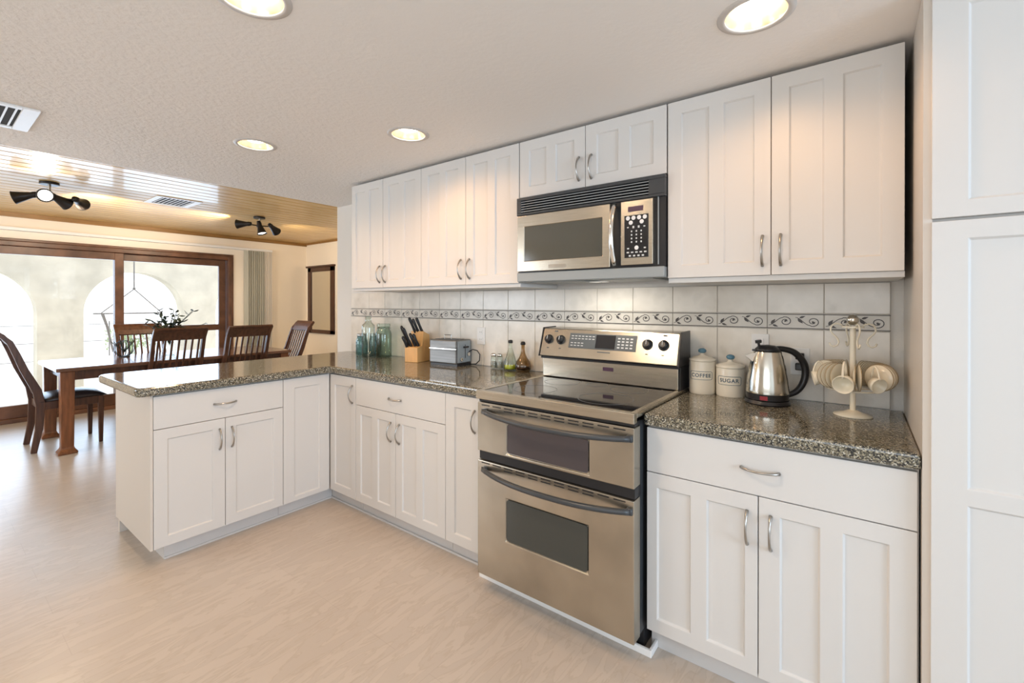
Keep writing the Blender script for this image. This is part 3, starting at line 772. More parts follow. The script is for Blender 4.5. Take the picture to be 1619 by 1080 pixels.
# ------------------------------------------------------------------ recessed lights
def can_light(x, y, label, power, lcol):
    t = thing('recessed_light', label, 'ceiling light', (x, y, ZC), 'round recessed lights in the kitchen ceiling')
    bm = lathe(nb(), [(0.084, 0.0), (0.078, 0.012), (0.066, 0.10), (0.0, 0.10), (0.0, 0.102), (0.068, 0.102), (0.086, 0.012), (0.087, 0.0)], (x, y, ZC), 40)
    obj('reflector', bm, M['reflector'], t, smooth=True)
    bm = lathe(nb(), [(0.083, 0.001), (0.083, -0.004), (0.090, -0.006), (0.105, -0.001), (0.105, 0.002)], (x, y, ZC), 40, closed=True)
    obj('trim_ring', bm, M['canring'], t, smooth=True)
    bm = lathe(nb(), [(0, 0.018), (0.035, 0.020), (0.053, 0.030), (0.060, 0.050), (0.050, 0.098), (0, 0.098)], (x, y, ZC), 28)
    obj('bulb', bm, M['bulb'], t, smooth=True)
    l = bpy.data.lights.new('can_lamp', 'SPOT'); l.energy = power; l.color = lcol; l.spot_size = math.radians(160); l.spot_blend = 0.6; l.shadow_soft_size = 0.06
    lo = bpy.data.objects.new('can_lamp', l); lo.location = (x, y, ZC-0.012); C.objects.link(lo)
labs = ['large recessed ceiling light farthest from the wall cabinets',
        'large recessed ceiling light in front of the cabinet right of the microwave',
        'small recessed ceiling light above the peninsula, nearest the wooden ceiling',
        'small recessed ceiling light in front of the wall cabinets left of the microwave']
for (x, y), lb, pw in zip(CANS, labs, (41, 9, 18, 13)): can_light(x, y, lb, pw, (1.0, 0.74, 0.50) if pw > 40 else (1.0, 0.54, 0.23))

def vent(name, label, x0, x1, y0, y1, z, slots, mslot, margin):
    t = thing(name, label, 'vent', ((x0+x1)/2, (y0+y1)/2, z))
    bm = nb(); m = 0.035
    box(bm, x0, x1, y0, y0+margin, z-0.008, z); box(bm, x0, x1, y1-margin, y1, z-0.008, z)
    box(bm, x0, x0+m, y0+margin, y1-margin, z-0.008, z); box(bm, x1-m, x1, y0+margin, y1-margin, z-0.008, z)
    obj('frame', bm, M['ventwhite'], t, bevel=0.002)
    obj('duct', bx(x0+m, x1-m, y0+margin, y1-margin, z-0.002, z-0.001), M['ventdark'], t)
    n = slots
    for i in range(n):
        yy = y0+margin+(y1-y0-2*margin)*(i+0.5)/n
        bm = bx(x0+m, x1-m, -0.0035, 0.0035, -0.0018, 0.0)
        xf(bm, Matrix.Translation((0, yy, z-0.0035)))
        obj('louver', bm, M['ventwhite'], t)
    return t
vent('ceiling_vent', 'white ceiling vent with dark slots in the textured kitchen ceiling', -1.88, -1.49, -2.34, -1.968, ZC, 9, None, 0.055)
vent('ceiling_vent', 'small white vent in the wooden dining ceiling, between the two spotlight clusters', -4.20, -3.78, -0.93, -0.56, ZW, 8, None, 0.05)

# ------------------------------------------------------------------ spotlight clusters on the wooden ceiling
def spots(label, x, y, heads, drop):
    t = thing('ceiling_spotlight', label, 'spotlight', (x, y, ZW), 'black spotlight clusters on the wooden ceiling')
    obj('canopy', cyl(nb(), (x, y, ZW), (x, y, ZW-0.022), 0.062, 24), M['blackmetal'], t, bevel=0.003)
    obj('stem', cyl(nb(), (x, y, ZW-0.02), (x, y, ZW-drop), 0.010, 12), M['nickel'], t)
    hub = obj('hub', sphere(nb(), (x, y, ZW-drop), 0.032), M['blackmetal'], t, smooth=True)
    for (ax, ay, rad, dx, dy, dz, lit) in heads:
        p = Vector((x+ax*rad, y+ay*rad, ZW-drop+0.01))
        arm = obj('arm', tube(nb(), [(x, y, ZW-drop), ((x+p.x)/2, (y+p.y)/2, ZW-drop+0.004), p], 0.007, 8), M['blackmetal'], t)
        d = Vector((dx, dy, dz)).normalized()
        bm = lathe(nb(), [(0, -0.045), (0.020, -0.042), (0.026, -0.01), (0.024, 0.0), (0.030, 0.03), (0.050, 0.108), (0.054, 0.113), (0.048, 0.111), (0.026, 0.035), (0, 0.033)], p, 24, d)
        h = obj('lamp_head', bm, M['blackmetal'], t, smooth=True)
        bm = lathe(nb(), [(0, 0.034), (0.024, 0.045), (0.043, 0.100), (0.030, 0.106), (0, 0.108)], p, 20, d)
        b = obj('bulb', bm, M['spotbulb'] if lit else M['whiteplastic'], h, smooth=True)
        if lit:
            l = bpy.data.lights.new('spot_lamp', 'SPOT'); l.energy = lit; l.color = (1, 0.82, 0.6); l.spot_size = math.radians(110); l.spot_blend = 0.5; l.shadow_soft_size = 0.04
            lo = bpy.data.objects.new('spot_lamp', l); lo.location = p+d*0.125; lo.rotation_euler = Vector((0, 0, -1)).rotation_difference(d).to_euler(); C.objects.link(lo)
spots('black spotlight cluster nearer the camera, one lamp shining straight out', -3.95, -1.62,
      [(-0.5, -0.85, 0.11, -0.4, -1.0, -0.35, 50), (0.4, -0.3, 0.05, 1.0, -0.25, -0.18, 25), (0.0, 0.45, 0.06, -0.5, 0.85, -0.40, 50), (-0.1, 1.0, 0.17, -0.9, 0.5, -0.15, 50)], 0.125)
spots('black three-lamp spotlight cluster farther away, above the blinds end of the dining table', -4.15, 0.14,
      [(-0.2, -1.0, 0.12, -0.75, -0.7, -0.05, 40), (0.5, -0.2, 0.06, 0.25, 0.15, -0.95, 30), (0.1, 1.0, 0.13, -0.5, 0.8, -0.45, 50)], 0.105)

# ------------------------------------------------------------------ mirror
t = thing('wall_mirror', 'tall wooden-framed mirror hanging on the far dining wall', 'mirror', (-5.57, YM, 0.83))
bm = nb(); a, b, z0, z1 = -5.955, -5.185, 0.835, 1.915
box(bm, a, a+0.095, YM-0.03, YM, z0, z1); box(bm, b-0.095, b, YM-0.03, YM, z0, z1)
box(bm, a, b, YM-0.03, YM, z0, z0+0.06); box(bm, a, b, YM-0.03, YM, z1-0.07, z1)
obj('frame', bm, M['darkwood'], t, bevel=0.004)
obj('cornice', bx(a-0.03, b+0.02, YM-0.05, YM, z1, z1+0.03), M['darkwood'], t, bevel=0.006)
obj('mirror_glass', bx(a+0.09, b-0.09, YM-0.016, YM-0.004, z0+0.055, z1-0.065), M['mirror'], t)

# ------------------------------------------------------------------ dining table and chairs
TX0, TX1, TY0, TY1 = -5.06, -4.10, -1.56, 0.50
t = thing('dining_table', 'long dark wooden dining table in front of the patio door', 'table', (-4.58, -0.53, 0))
obj('tabletop', prism(nb(), rounded([(TX0, TY0, 0.02), (TX1, TY0, 0.02), (TX1, TY1, 0.02), (TX0, TY1, 0.02)], 4), 2, 0.728, 0.76), M['tablewood'], t, bevel=0.006)
bm = nb(); box(bm, TX0+0.07, TX1-0.06, TY0+0.07, TY0+0.095, 0.645, 0.728); box(bm, TX0+0.07, TX1-0.06, TY1-0.095, TY1-0.07, 0.645, 0.728)
box(bm, TX0+0.06, TX0+0.085, TY0+0.08, TY1-0.08, 0.645, 0.728); box(bm, TX1-0.075, TX1-0.05, TY0+0.08, TY1-0.08, 0.645, 0.728)
obj('apron', bm, M['darkwood'], t, bevel=0.003)
for sx in (0, 1):
    for sy in (0, 1):
        cx = TX1-0.075 if sx else TX0+0.075; cy = TY1-0.075 if sy else TY0+0.075
        bm = lathe(nb(), [(0, 0), (0.092, 0), (0.092, 0.018), (0.066, 0.045), (0.060, 0.06), (0.066, 0.6), (0.068, 0.727), (0, 0.727)], (0, 0, 0), 4)
        xf(bm, Matrix.Translation((cx, cy, 0)) @ Matrix.Rotation(PI/4, 4, 'Z'))
        obj('leg', bm, M['legwood'], t, bevel=0.006)

def make_chair():
    """faces +Y, seat rear edge at y=0"""
    t = thing('dining_chair', 'x', 'chair')
    back = [(-0.045, 0.0), (-0.012, 0.20), (0.0, 0.42), (-0.022, 0.55), (-0.10, 0.74), (-0.145, 0.88), (-0.185, 0.99), (-0.255, 1.075)]
    dep = [0.042, 0.05, 0.062, 0.06, 0.052, 0.046, 0.04, 0.026]
    W = 0.212
    for s in (-1, 1):
        obj('leg', strip(nb(), back, dep, s*W-0.016, s*W+0.016), M['darkwood'], t, bevel=0.004)
        bm = lathe(nb(), [(0, 0), (0.021, 0), (0.030, 0.40), (0.030, 0.445), (0, 0.445)], (0, 0, 0), 4)
        xf(bm, Matrix.Translation((s*(W+0.005), 0.405, 0)) @ Matrix.Rotation(PI/4, 4, 'Z')); obj('leg', bm, M['darkwood'], t, bevel=0.004)
    bm = nb(); box(bm, -W, W, 0.405-0.012, 0.425, 0.375, 0.445); box(bm, -W, W, -0.012, 0.012, 0.375, 0.44)
    for s in (-1, 1): box(bm, s*W-0.012, s*W+0.012, 0, 0.41, 0.375, 0.445)
    obj('seat_frame', bm, M['darkwood'], t, bevel=0.003)
    bm = nb(); n = 10; V = []
    for i in range(n+1):
        row = []
        for j in range(n+1):
            u, v = i/n*2-1, j/n*2-1
            hgt = 0.448+0.058*(1-abs(u)**3)**0.7*(1-abs(v)**3)**0.7
            row.append(bm.verts.new((u*(W+0.022), 0.222+v*0.23, hgt)))
        V.append(row)
    for i in range(n):
        for j in range(n): bm.faces.new((V[i][j], V[i+1][j], V[i+1][j+1], V[i][j+1]))
    rim = [V[i][0] for i in range(n+1)]+[V[n][j] for j in range(1, n+1)]+[V[i][n] for i in range(n-1, -1, -1)]+[V[0][j] for j in range(n-1, 0, -1)]
    bm.faces.new(rim[::-1])
    obj('seat', bm, M['seat'], t, smooth=True)
    top = [(-0.172, 0.965), (-0.20, 1.015), (-0.225, 1.05), (-0.262, 1.082)]
    obj('top_rail', strip(nb(), top, 0.024, -W-0.012, W+0.012), M['darkwood'], t, bevel=0.005)
    sl = [(-0.015, 0.52), (-0.055, 0.63), (-0.10, 0.74), (-0.145, 0.88), (-0.178, 0.972)]
    for i in range(7):
        x = -W+0.04+(2*W-0.08)*i/6
        obj('slat', strip(nb(), sl, 0.012, x-0.0085, x+0.0085), M['darkwood'], t)
    obj('lower_rail', strip(nb(), [(-0.006, 0.49), (-0.022, 0.545)], 0.022, -W, W), M['darkwood'], t, bevel=0.003)
    return t
ch0 = make_chair(); index_children()
CH = [(-4.61, -1.62, 0, 'dark wooden dining chair with black seat at the table end farthest from the mirror'),
      (-4.155, -0.70, PI/2, 'dark slat-back chair on the kitchen side of the table, in front of the leafy vase'),
      (-4.155, -0.05, PI/2, 'dark slat-back dining chair on the kitchen side of the table, the one nearer the blinds'),
      (-5.09, -0.70, -PI/2, 'dark slat-back dining chair on the patio-door side of the table, behind the table'),
      (-4.63, 0.70, PI-0.03, 'dark slat-back dining chair turned at the far end of the table, next to the mirror')]
for i, (x, y, a, lb) in enumerate(CH):
    c = ch0 if i == 0 else copy_tree(ch0)
    c.location = (x, y, 0); c.rotation_euler = (0, 0, a); c['label'] = lb; c['group'] = 'slat-back chairs around the dining table'

# things on the table
t = thing('wire_basket', 'small round wire bowl standing on the dining table', 'basket', (-4.80, -0.95, 0.76))
bm = nb()
for k in range(8):
    a = PI*k/8
    tube(bm, [(-4.80+0.085*math.cos(th)*math.cos(a), -0.95+0.085*math.cos(th)*math.sin(a), 0.8492+0.085*math.sin(th)) for th in [2*PI*q/24 for q in range(24)]], 0.0025, 5, closed=True)
obj('wire_globe', bm, M['blackmetal'], t)
obj('base_ring', lathe(nb(), [(0.04, 0), (0.05, 0), (0.05, 0.008), (0.04, 0.008)], (-4.80, -0.95, 0.76), 24, closed=True), M['blackmetal'], t)
bm = nb()
for k in range(16):
    a = 2*PI*random.random(); r = 0.04+0.05*random.random(); z0 = 0.80+0.03*random.random()
    tube(bm, [(-4.80, -0.95, z0), (-4.80+r*math.cos(a), -0.95+r*math.sin(a), z0+0.06), (-4.80+r*1.7*math.cos(a), -0.95+r*1.7*math.sin(a), z0+0.10+0.04*random.random())], 0.003, 4)
obj('dried_twigs', bm, M['leaf'], t)

px, py = -4.62, -0.60
t = thing('potted_plant', 'vase of dark leafy sprigs standing on the dining table', 'plant', (px, py, 0.76))
obj('vase', lathe(nb(), [(0, 0), (0.045, 0), (0.062, 0.05), (0.055, 0.12), (0.032, 0.16), (0.036, 0.175), (0.028, 0.172), (0.026, 0.15), (0, 0.10)], (px, py, 0.76), 24), M['clear'], t, smooth=True)
bms = nb(); bml = nb(); rnd = random.Random(11)
for k in range(24):
    a = 2*PI*rnd.random(); sp = 0.05+0.17*rnd.random(); h = 0.15+0.21*rnd.random()
    if k == 0: a, sp, h = 1.4, 0.34, 0.20
    pts = [Vector((px, py, 0.88)), Vector((px+sp*0.3*math.cos(a), py+sp*0.3*math.sin(a), 0.90+h*0.5)), Vector((px+sp*math.cos(a), py+sp*math.sin(a), 0.90+h))]
    tube(bms, pts, 0.003, 5)
    for q in range(7):
        tt = 0.3+0.7*q/6; c = pts[0].lerp(pts[1], tt*2) if tt < 0.5 else pts[1].lerp(pts[2], tt*2-1)
        d = Vector((rnd.uniform(-1, 1), rnd.uniform(-1, 1), rnd.uniform(-0.3, 0.8))).normalized(); s = d.cross(Vector((0, 0, 1))).normalized()
        s = (s+Vector((0, 0, rnd.uniform(-0.8, 0.8)))).normalized(); n = d.cross(s)*0.004; L = 0.050+0.025*rnd.random()
        P = [c, c+d*L*0.3+s*0.016+n, c+d*L*0.7+s*0.015+n, c+d*L, c+d*L*0.7-s*0.015+n, c+d*L*0.3-s*0.016+n]
        bml.faces.new([bml.verts.new(v) for v in P])
obj('stems', bms, M['leaf'], t); lf = obj('leaves', bml, M['leaf'], t)
sm = lf.modifiers.new('thick', 'SOLIDIFY'); sm.thickness = 0.001

# ------------------------------------------------------------------ jars and bottles on the long counter
CZ = 0.9142
def jar(bm, r, h, neck, nh, c, th=0.003, segs=28):
    """hollow jar: body radius r, total height h, neck radius, neck height"""
    sh = h-nh
    out = [(0, 0), (r*0.9, 0), (r, 0.006), (r, sh-0.035), (r*0.94, sh-0.018), (neck+0.003, sh), (neck, sh+0.004), (neck, h-0.006), (neck+0.003, h-0.003), (neck+0.002, h)]
    inn = [(neck-th, h), (neck-th, sh+0.002), (r-th-0.004, sh-0.02), (r-th, sh-0.037), (r-th, 0.010), (r*0.8, 0.006), (0, 0.006)]
    return lathe(bm, out+inn, c, segs)
def jobj(nm, label, cat, r, h, neck, nh, x, y, m, lid=None, group=None):
    t = thing(nm, label, cat, (x, y, CZ), group)
    obj('glass_body', jar(nb(), r, h, neck, nh, (x, y, CZ)), m, t, smooth=True)
    if lid:
        obj('lid', lathe(nb(), [(0, 0), (lid[0], 0), (lid[0], lid[1]), (lid[0]*0.9, lid[1]+0.004), (0, lid[1]+0.004)], (x, y, CZ+h+0.0005), 24), lid[2], t)
    return t
jobj('glass_jar', 'small teal glass jar farthest from the range, at the end of the tiles', 'jar', 0.047, 0.155, 0.036, 0.018, -1.755, -0.135, M['teal'], (0.038, 0.014, M['nickel']))
jobj('glass_jar', 'small teal glass jar just behind the tall clear bottle', 'jar', 0.045, 0.155, 0.036, 0.018, -1.690, -0.062, M['teal'], (0.038, 0.014, M['nickel']))
jobj('glass_bottle', 'tall clear glass bottle with a narrow neck among the jars', 'bottle', 0.050, 0.315, 0.024, 0.05, -1.628, -0.165, M['clear'])
jt = jobj('glass_jar', 'large pale green glass jar with clamped glass lid, nearest the knife block', 'jar', 0.060, 0.235, 0.046, 0.022, -1.497, -0.120, M['green'], (0.052, 0.018, M['green']))
bm = nb(); tube(bm, [(-1.497+0.054*math.cos(a), -0.12+0.054*math.sin(a), CZ+0.225) for a in [2*PI*k/24 for k in range(24)]], 0.002, 5, closed=True)
tube(bm, [(-1.497-0.054, -0.12, CZ+0.225), (-1.497-0.060, -0.12, CZ+0.19), (-1.497-0.055, -0.12, CZ+0.26)], 0.002, 5)
obj('wire_clamp', bm, M['nickel'], jt)

# knife block: front low step, tall slanted rear
kb = thing('knife_block', 'light wooden knife block full of black-handled knives', 'knife block', (-1.10, -0.12, CZ))
R = Matrix.Translation((-1.10, -0.125, CZ)) @ Matrix.Rotation(math.radians(10), 4, 'Z')
bm = prism(nb(), [(-0.075, 0.0), (0.075, 0.0), (0.062, 0.19), (-0.005, 0.217), (-0.022, 0.115), (-0.075, 0.105)], 0, -0.056, 0.056)
obj('block', xf(bm, R), M['woodblock'], kb, bevel=0.003)
kn = [(-0.040, -0.067, 0.105, 0.085), (-0.016, -0.050, 0.107, 0.150), (0.012, -0.040, 0.109, 0.105), (0.036, -0.035, 0.110, 0.10), (-0.020, 0.002, 0.20, 0.125), (0.004, 0.008, 0.20, 0.115), (0.036, 0.012, 0.20, 0.125), (-0.044, -0.034, 0.110, 0.160)]
for (x, y, z, L) in kn:
    dv = Vector((-0.20, -0.42, 1)).normalized(); a = Vector((x, y, z)); 
    bm = tube(nb(), [a-dv*0.01, a+dv*0.01, a+dv*L*0.5, a+dv*L*0.9, a+dv*L], [0.0085, 0.0105, 0.009, 0.011, 0.007], 8)
    k = obj('kitchen_knife', xf(bm, R), M['black'], None, smooth=True)
    tag(k, 'black-handled kitchen knife standing in the wooden knife block', 'knife', 'black-handled knives in the knife block')

# toaster
tt = thing('toaster', 'small brushed steel two-slot toaster beside the knife block', 'toaster', (-0.80, -0.1, CZ))
R = Matrix.Translation((-0.795, -0.105, CZ)) @ Matrix.Rotation(math.radians(4), 4, 'Z')
bm = bx(-0.118, 0.118, -0.078, 0.078, 0.014, 0.172)
obj('shell', xf(bm, R), M['steelt'], tt, bevel=0.008)
obj('base', xf(bx(-0.112, 0.120, -0.072, 0.072, 0.0, 0.016), R), M['black'], tt)
bm = nb(); box(bm, -0.095, 0.085, -0.045, -0.015, 0.169, 0.174); box(bm, -0.095, 0.085, 0.015, 0.045, 0.169, 0.174)
obj('bread_slots', xf(bm, R), M['black'], tt)
obj('warming_rack', xf(tube(nb(), [(-0.05, 0, 0.172), (-0.05, 0, 0.20), (0.01, 0, 0.20), (0.01, 0, 0.172)], 0.003, 6), R), M['nickel'], tt)
obj('end_panel', xf(bx(0.117, 0.123, -0.066, 0.066, 0.022, 0.165), R), M['greyplastic'], tt, bevel=0.004)
obj('lever', xf(bx(0.122, 0.140, -0.012, 0.030, 0.118, 0.130), R), M['black'], tt, bevel=0.003)
obj('lever_slot', xf(bx(0.1225, 0.1238, 0.006, 0.012, 0.05, 0.14), R), M['black'], tt)
for yy, zz in ((-0.038, 0.045), (0.035, 0.075)):
    obj('knob', xf(cyl(nb(), (0.122, yy, zz), (0.136, yy, zz), 0.013, 16), R), M['chrome'], tt, bevel=0.002)
obj('feet_strip', xf(bx(-0.118, 0.118, -0.079, -0.0785, 0.110, 0.116), R), M['chrome'], tt)
cd = obj('power_cord', tube(nb(), [(-0.680, -0.05, 1.0), (-0.645, -0.045, 1.02), (-0.605, -0.045, 1.015), (-0.585, -0.04, 0.99), (-0.588, -0.04, 0.95), (-0.615, -0.045, 0.925), (-0.66, -0.05, 0.921)], 0.0035, 6), M['black'], tt, smooth=True)

# shakers, oil, vinegar
for x, y, m, lb in ((-0.437, -0.075, 'salt', 'small glass spice shaker with steel top, the one nearer the toaster'), (-0.392, -0.068, 'salt', 'small glass spice shaker with steel top, the one nearer the oil bottle')):
    t = thing('spice_shaker', lb, 'shaker', (x, y, CZ), 'glass spice shakers between toaster and oil bottle')
    obj('glass_body', jar(nb(), 0.021, 0.078, 0.017, 0.01, (x, y, CZ), 0.002, 20), M['clear'], t, smooth=True)
    obj('spice', cyl(nb(), (x, y, CZ+0.007), (x, y, CZ+0.045), 0.0165, 16), M[m], t)
    obj('cap', lathe(nb(), [(0, 0), (0.0185, 0), (0.0185, 0.012), (0.013, 0.019), (0, 0.020)], (x, y, CZ+0.0785), 20), M['chrome'], t, smooth=True)
x, y = -0.305, -0.072
t = thing('oil_bottle', 'clear conical glass bottle with yellow-green oil and black stopper', 'bottle', (x, y, CZ))
prof = [(0, 0), (0.040, 0), (0.044, 0.008), (0.042, 0.04), (0.020, 0.115), (0.011, 0.14), (0.011, 0.165), (0.013, 0.168), (0.008, 0.168), (0.008, 0.14), (0.017, 0.115), (0.039, 0.04), (0.040, 0.01), (0, 0.006)]
obj('glass_body', lathe(nb(), prof, (x, y, CZ), 28), M['clear'], t, smooth=True)
obj('oil', lathe(nb(), [(0, 0.0065), (0.0395, 0.0105), (0.0388, 0.034), (0, 0.034)], (x, y, CZ), 28), M['oil'], t, smooth=True)
obj('stopper', lathe(nb(), [(0, 0), (0.013, 0), (0.015, 0.006), (0.013, 0.018), (0, 0.020)], (x, y, CZ+0.1685), 20), M['black'], t, smooth=True)
x, y = -0.205, -0.078
t = thing('vinegar_bottle', 'round-bellied glass bottle of dark vinegar next to the range', 'bottle', (x, y, CZ))
prof = [(0, 0), (0.036, 0), (0.047, 0.014), (0.051, 0.035), (0.044, 0.06), (0.026, 0.085), (0.015, 0.11), (0.011, 0.135), (0.011, 0.16), (0.013, 0.163), (0.008, 0.163), (0.008, 0.135), (0.012, 0.11), (0.023, 0.085), (0.041, 0.06), (0.048, 0.035), (0.044, 0.016), (0, 0.007)]
obj('glass_body', lathe(nb(), prof, (x, y, CZ), 28), M['amber'], t, smooth=True)
obj('vinegar', lathe(nb(), [(0, 0.0075), (0.0435, 0.017), (0.0470, 0.030), (0, 0.030)], (x, y, CZ), 28), M['vinegar'], t, smooth=True)
obj('stopper', lathe(nb(), [(0, 0), (0.014, 0), (0.016, 0.006), (0.012, 0.018), (0, 0.021)], (x, y, CZ+0.1635), 20), M['black'], t, smooth=True)

# ------------------------------------------------------------------ canisters with lettering
def text_bm(s, size, depth=0.0006):
    cu = bpy.data.curves.new('txt', 'FONT'); cu.body = s; cu.size = size; cu.align_x = 'CENTER'; cu.align_y = 'CENTER'; cu.extrude = depth; cu.space_character = 1.15; cu.offset = 0.0005
    o = bpy.data.objects.new('txt', cu); C.objects.link(o)
    bpy.context.view_layer.update()
    me = bpy.data.meshes.new_from_object(o.evaluated_get(bpy.context.evaluated_depsgraph_get()))
    bm = nb(); bm.from_mesh(me)
    bpy.data.objects.remove(o); bpy.data.curves.remove(cu); bpy.data.meshes.remove(me)
    return bm
def wrap(bm, c, r, ang):
    """map text plane (x, y, z=out) around a vertical cylinder; ang: azimuth of the text centre"""
    for v in bm.verts:
        a = ang + v.co.x/r; rr = r+v.co.z; h = v.co.y
        v.co = Vector((c[0]+rr*math.cos(a), c[1]+rr*math.sin(a), c[2]+h))
    return bm
def canister(word, label, x, y, r, h):
    t = thing('canister', label, 'canister', (x, y, CZ), 'cream ceramic canisters')
    bm = lathe(nb(), [(0, 0), (r*0.96, 0), (r, 0.006), (r, h-0.006), (r*0.97, h), (r*0.9, h), (r*0.9, h-0.02), (0, h-0.02)], (x, y, CZ), 40)
    body = obj('body', bm, M['ceramic'], t, smooth=True, auto=True)
    lz = CZ+h+0.0005
    bm = lathe(nb(), [(0, 0), (r*1.0, 0), (r*1.02, 0.004), (r*1.0, 0.010), (r*0.72, 0.017), (0.016, 0.024), (0.010, 0.030), (0.009, 0.036), (0, 0.036)], (x, y, lz), 40)
    lid = obj('lid', bm, M['ceramic'], t, smooth=True)
    obj('lid_knob', sphere(nb(), (x, y, lz+0.046), 0.018, 20, 0.68), M['blueknob'], lid, smooth=True)
    ang = math.atan2(-2.32-y, 1.41-x)-0.10
    bm = text_bm(word, 0.023); bmesh.ops.transform(bm, matrix=Matrix.Translation((0, h*0.58, 0.0004)), verts=bm.verts)
    obj('lettering', wrap(bm, (x, y, CZ), r, ang), M['blueink'], body)
    bm = nb(); w_, hh = 0.052, 0.0185; zc = h*0.58
    ring = rounded([(-w_, -hh, 0.009), (w_, -hh, 0.009), (w_, hh, 0.009), (-w_, hh, 0.009)], 4)
    # subdivide the long edges
    pts = []
    for i in range(len(ring)):
        a = Vector(ring[i]); b = Vector(ring[(i+1) % len(ring)]); n = max(1, int((b-a).length/0.006))
        for k in range(n): pts.append(a.lerp(b, k/n))
    P3 = []
    for p in pts:
        a = ang+p.x/r; rr = r+0.0006; P3.append((x+rr*math.cos(a), y+rr*math.sin(a), CZ+zc+p.y))
    tube(bm, P3, 0.0010, 5, closed=True)
    obj('label_outline', bm, M['blueink'], body)
canister('COFFEE', 'taller cream ceramic canister lettered COFFEE, beside the range', 0.835, -0.092, 0.057, 0.148)
canister('SUGAR', 'shorter cream ceramic canister lettered SUGAR, beside the kettle', 0.955, -0.085, 0.060, 0.126)

# ------------------------------------------------------------------ electric kettle
kx, ky = 1.112, -0.165
kt = thing('electric_kettle', 'brushed steel electric kettle with black handle and base', 'kettle', (kx, ky, CZ))
obj('power_base', lathe(nb(), [(0, 0), (0.082, 0), (0.086, 0.006), (0.080, 0.018), (0, 0.020)], (kx, ky, CZ), 40), M['black'], kt, smooth=True, auto=True)
obj('collar', lathe(nb(), [(0, 0.020), (0.078, 0.021), (0.080, 0.045), (0, 0.046)], (kx, ky, CZ), 40), M['black'], kt, smooth=True, auto=True)
obj('steel_body', lathe(nb(), [(0, 0.046), (0.0795, 0.046), (0.080, 0.055), (0.076, 0.10), (0.068, 0.15), (0.058, 0.195), (0.052, 0.215), (0, 0.216)], (kx, ky, CZ), 48), M['kettlesteel'], kt, smooth=True, auto=True)
obj('lid', lathe(nb(), [(0, 0.216), (0.048, 0.216), (0.046, 0.226), (0.030, 0.240), (0, 0.243)], (kx, ky, CZ), 32), M['black'], kt, smooth=True)
dr = Vector((0.80, 0.45, 0)).normalized()     # handle side
def kp_(u, z, v=0): return (kx+dr.x*u-dr.y*v, ky+dr.y*u+dr.x*v, CZ+z)
pts = [kp_(0.02, 0.226), kp_(0.06, 0.226), kp_(0.105, 0.212), kp_(0.138, 0.175), kp_(0.148, 0.13), kp_(0.138, 0.085), kp_(0.112, 0.050), kp_(0.076, 0.034)]
P = []
for i in range(len(pts)-1):
    for k in range(4):
        p0, p1, p2, p3 = [Vector(pts[min(max(i+q, 0), len(pts)-1)]) for q in (-1, 0, 1, 2)]; s = k/4
        P.append(0.5*((2*p1)+(p2-p0)*s+(2*p0-5*p1+4*p2-p3)*s*s+(3*p1-p0-3*p2+p3)*s**3))
P.append(Vector(pts[-1]))
obj('handle', tube(nb(), P, [0.010+0.004*math.sin(PI*i/len(P)) for i in range(len(P))], 12), M['black'], kt, smooth=True)
bm = nb()
sp = [kp_(-0.052, 0.165, -0.016), kp_(-0.052, 0.165, 0.016), kp_(-0.048, 0.212, 0.020), kp_(-0.048, 0.212, -0.020), kp_(-0.088, 0.198, 0)]
vv = [bm.verts.new(p) for p in sp]
for f in ((0, 1, 4), (1, 2, 4), (3, 0, 4), (2, 3, 4), (0, 3, 2, 1)): bm.faces.new([vv[i] for i in f])
obj('spout', bm, M['chrome'], kt)
bm = nb(); cyl(bm, kp_(-0.030, 0.225), kp_(-0.034, 0.252), 0.005, 10); cyl(bm, kp_(-0.034, 0.250), kp_(-0.036, 0.262), 0.012, 14); box(bm, kx-0.052, kx-0.020, ky-0.03, ky-0.005, CZ+0.217, CZ+0.223)
obj('lid_latch', bm, M['black'], kt)
fa = math.atan2(-2.32-ky, 1.41-kx)-0.15
obj('switch', xf(bx(-0.014, 0.014, -0.003, 0.003, 0.024, 0.040), Matrix.Translation((kx+0.079*math.cos(fa), ky+0.079*math.sin(fa), CZ)) @ Matrix.Rotation(fa+PI/2, 4, 'Z')), M['red'], kt)
bm = text_bm('|||||||||||', 0.006, 0.0002); bm.free()

# ------------------------------------------------------------------ cup stand with a ring of saucers and cups
sx, sy = 1.398, -0.212
st = thing('cup_stand', 'cream metal cup stand with ball finial on the right counter', 'cup stand', (sx, sy, CZ))
obj('base', lathe(nb(), [(0, 0), (0.060, 0), (0.060, 0.004), (0.030, 0.012), (0.014, 0.020), (0, 0.022)], (sx, sy, CZ), 36), M['cup'], st, smooth=True)
obj('pole', cyl(nb(), (sx, sy, CZ+0.018), (sx, sy, CZ+0.325), 0.0095, 18), M['cup'], st, smooth=True, auto=True)
obj('collar_plate', lathe(nb(), [(0, 0), (0.034, 0), (0.034, 0.006), (0, 0.006)], (sx, sy, CZ+0.325), 28), M['cup'], st)
obj('finial', sphere(nb(), (sx, sy, CZ+0.354), 0.0195, 20), M['kettlesteel'], st, smooth=True)
for k in range(4):
    a = 2*PI*k/4+0.30; c_, s_ = math.cos(a), math.sin(a)
    prof = [(0.028, 0.328), (0.038, 0.337), (0.050, 0.340), (0.062, 0.336), (0.069, 0.326), (0.070, 0.313), (0.064, 0.302), (0.055, 0.293), (0.047, 0.283), (0.044, 0.270), (0.049, 0.258), (0.060, 0.253), (0.070, 0.258), (0.074, 0.268)]
    obj('hook', tube(nb(), [(sx+r*c_, sy+r*s_, CZ+z) for r, z in prof], 0.0032, 6), M['cup'], st, smooth=True)
RR = 0.080
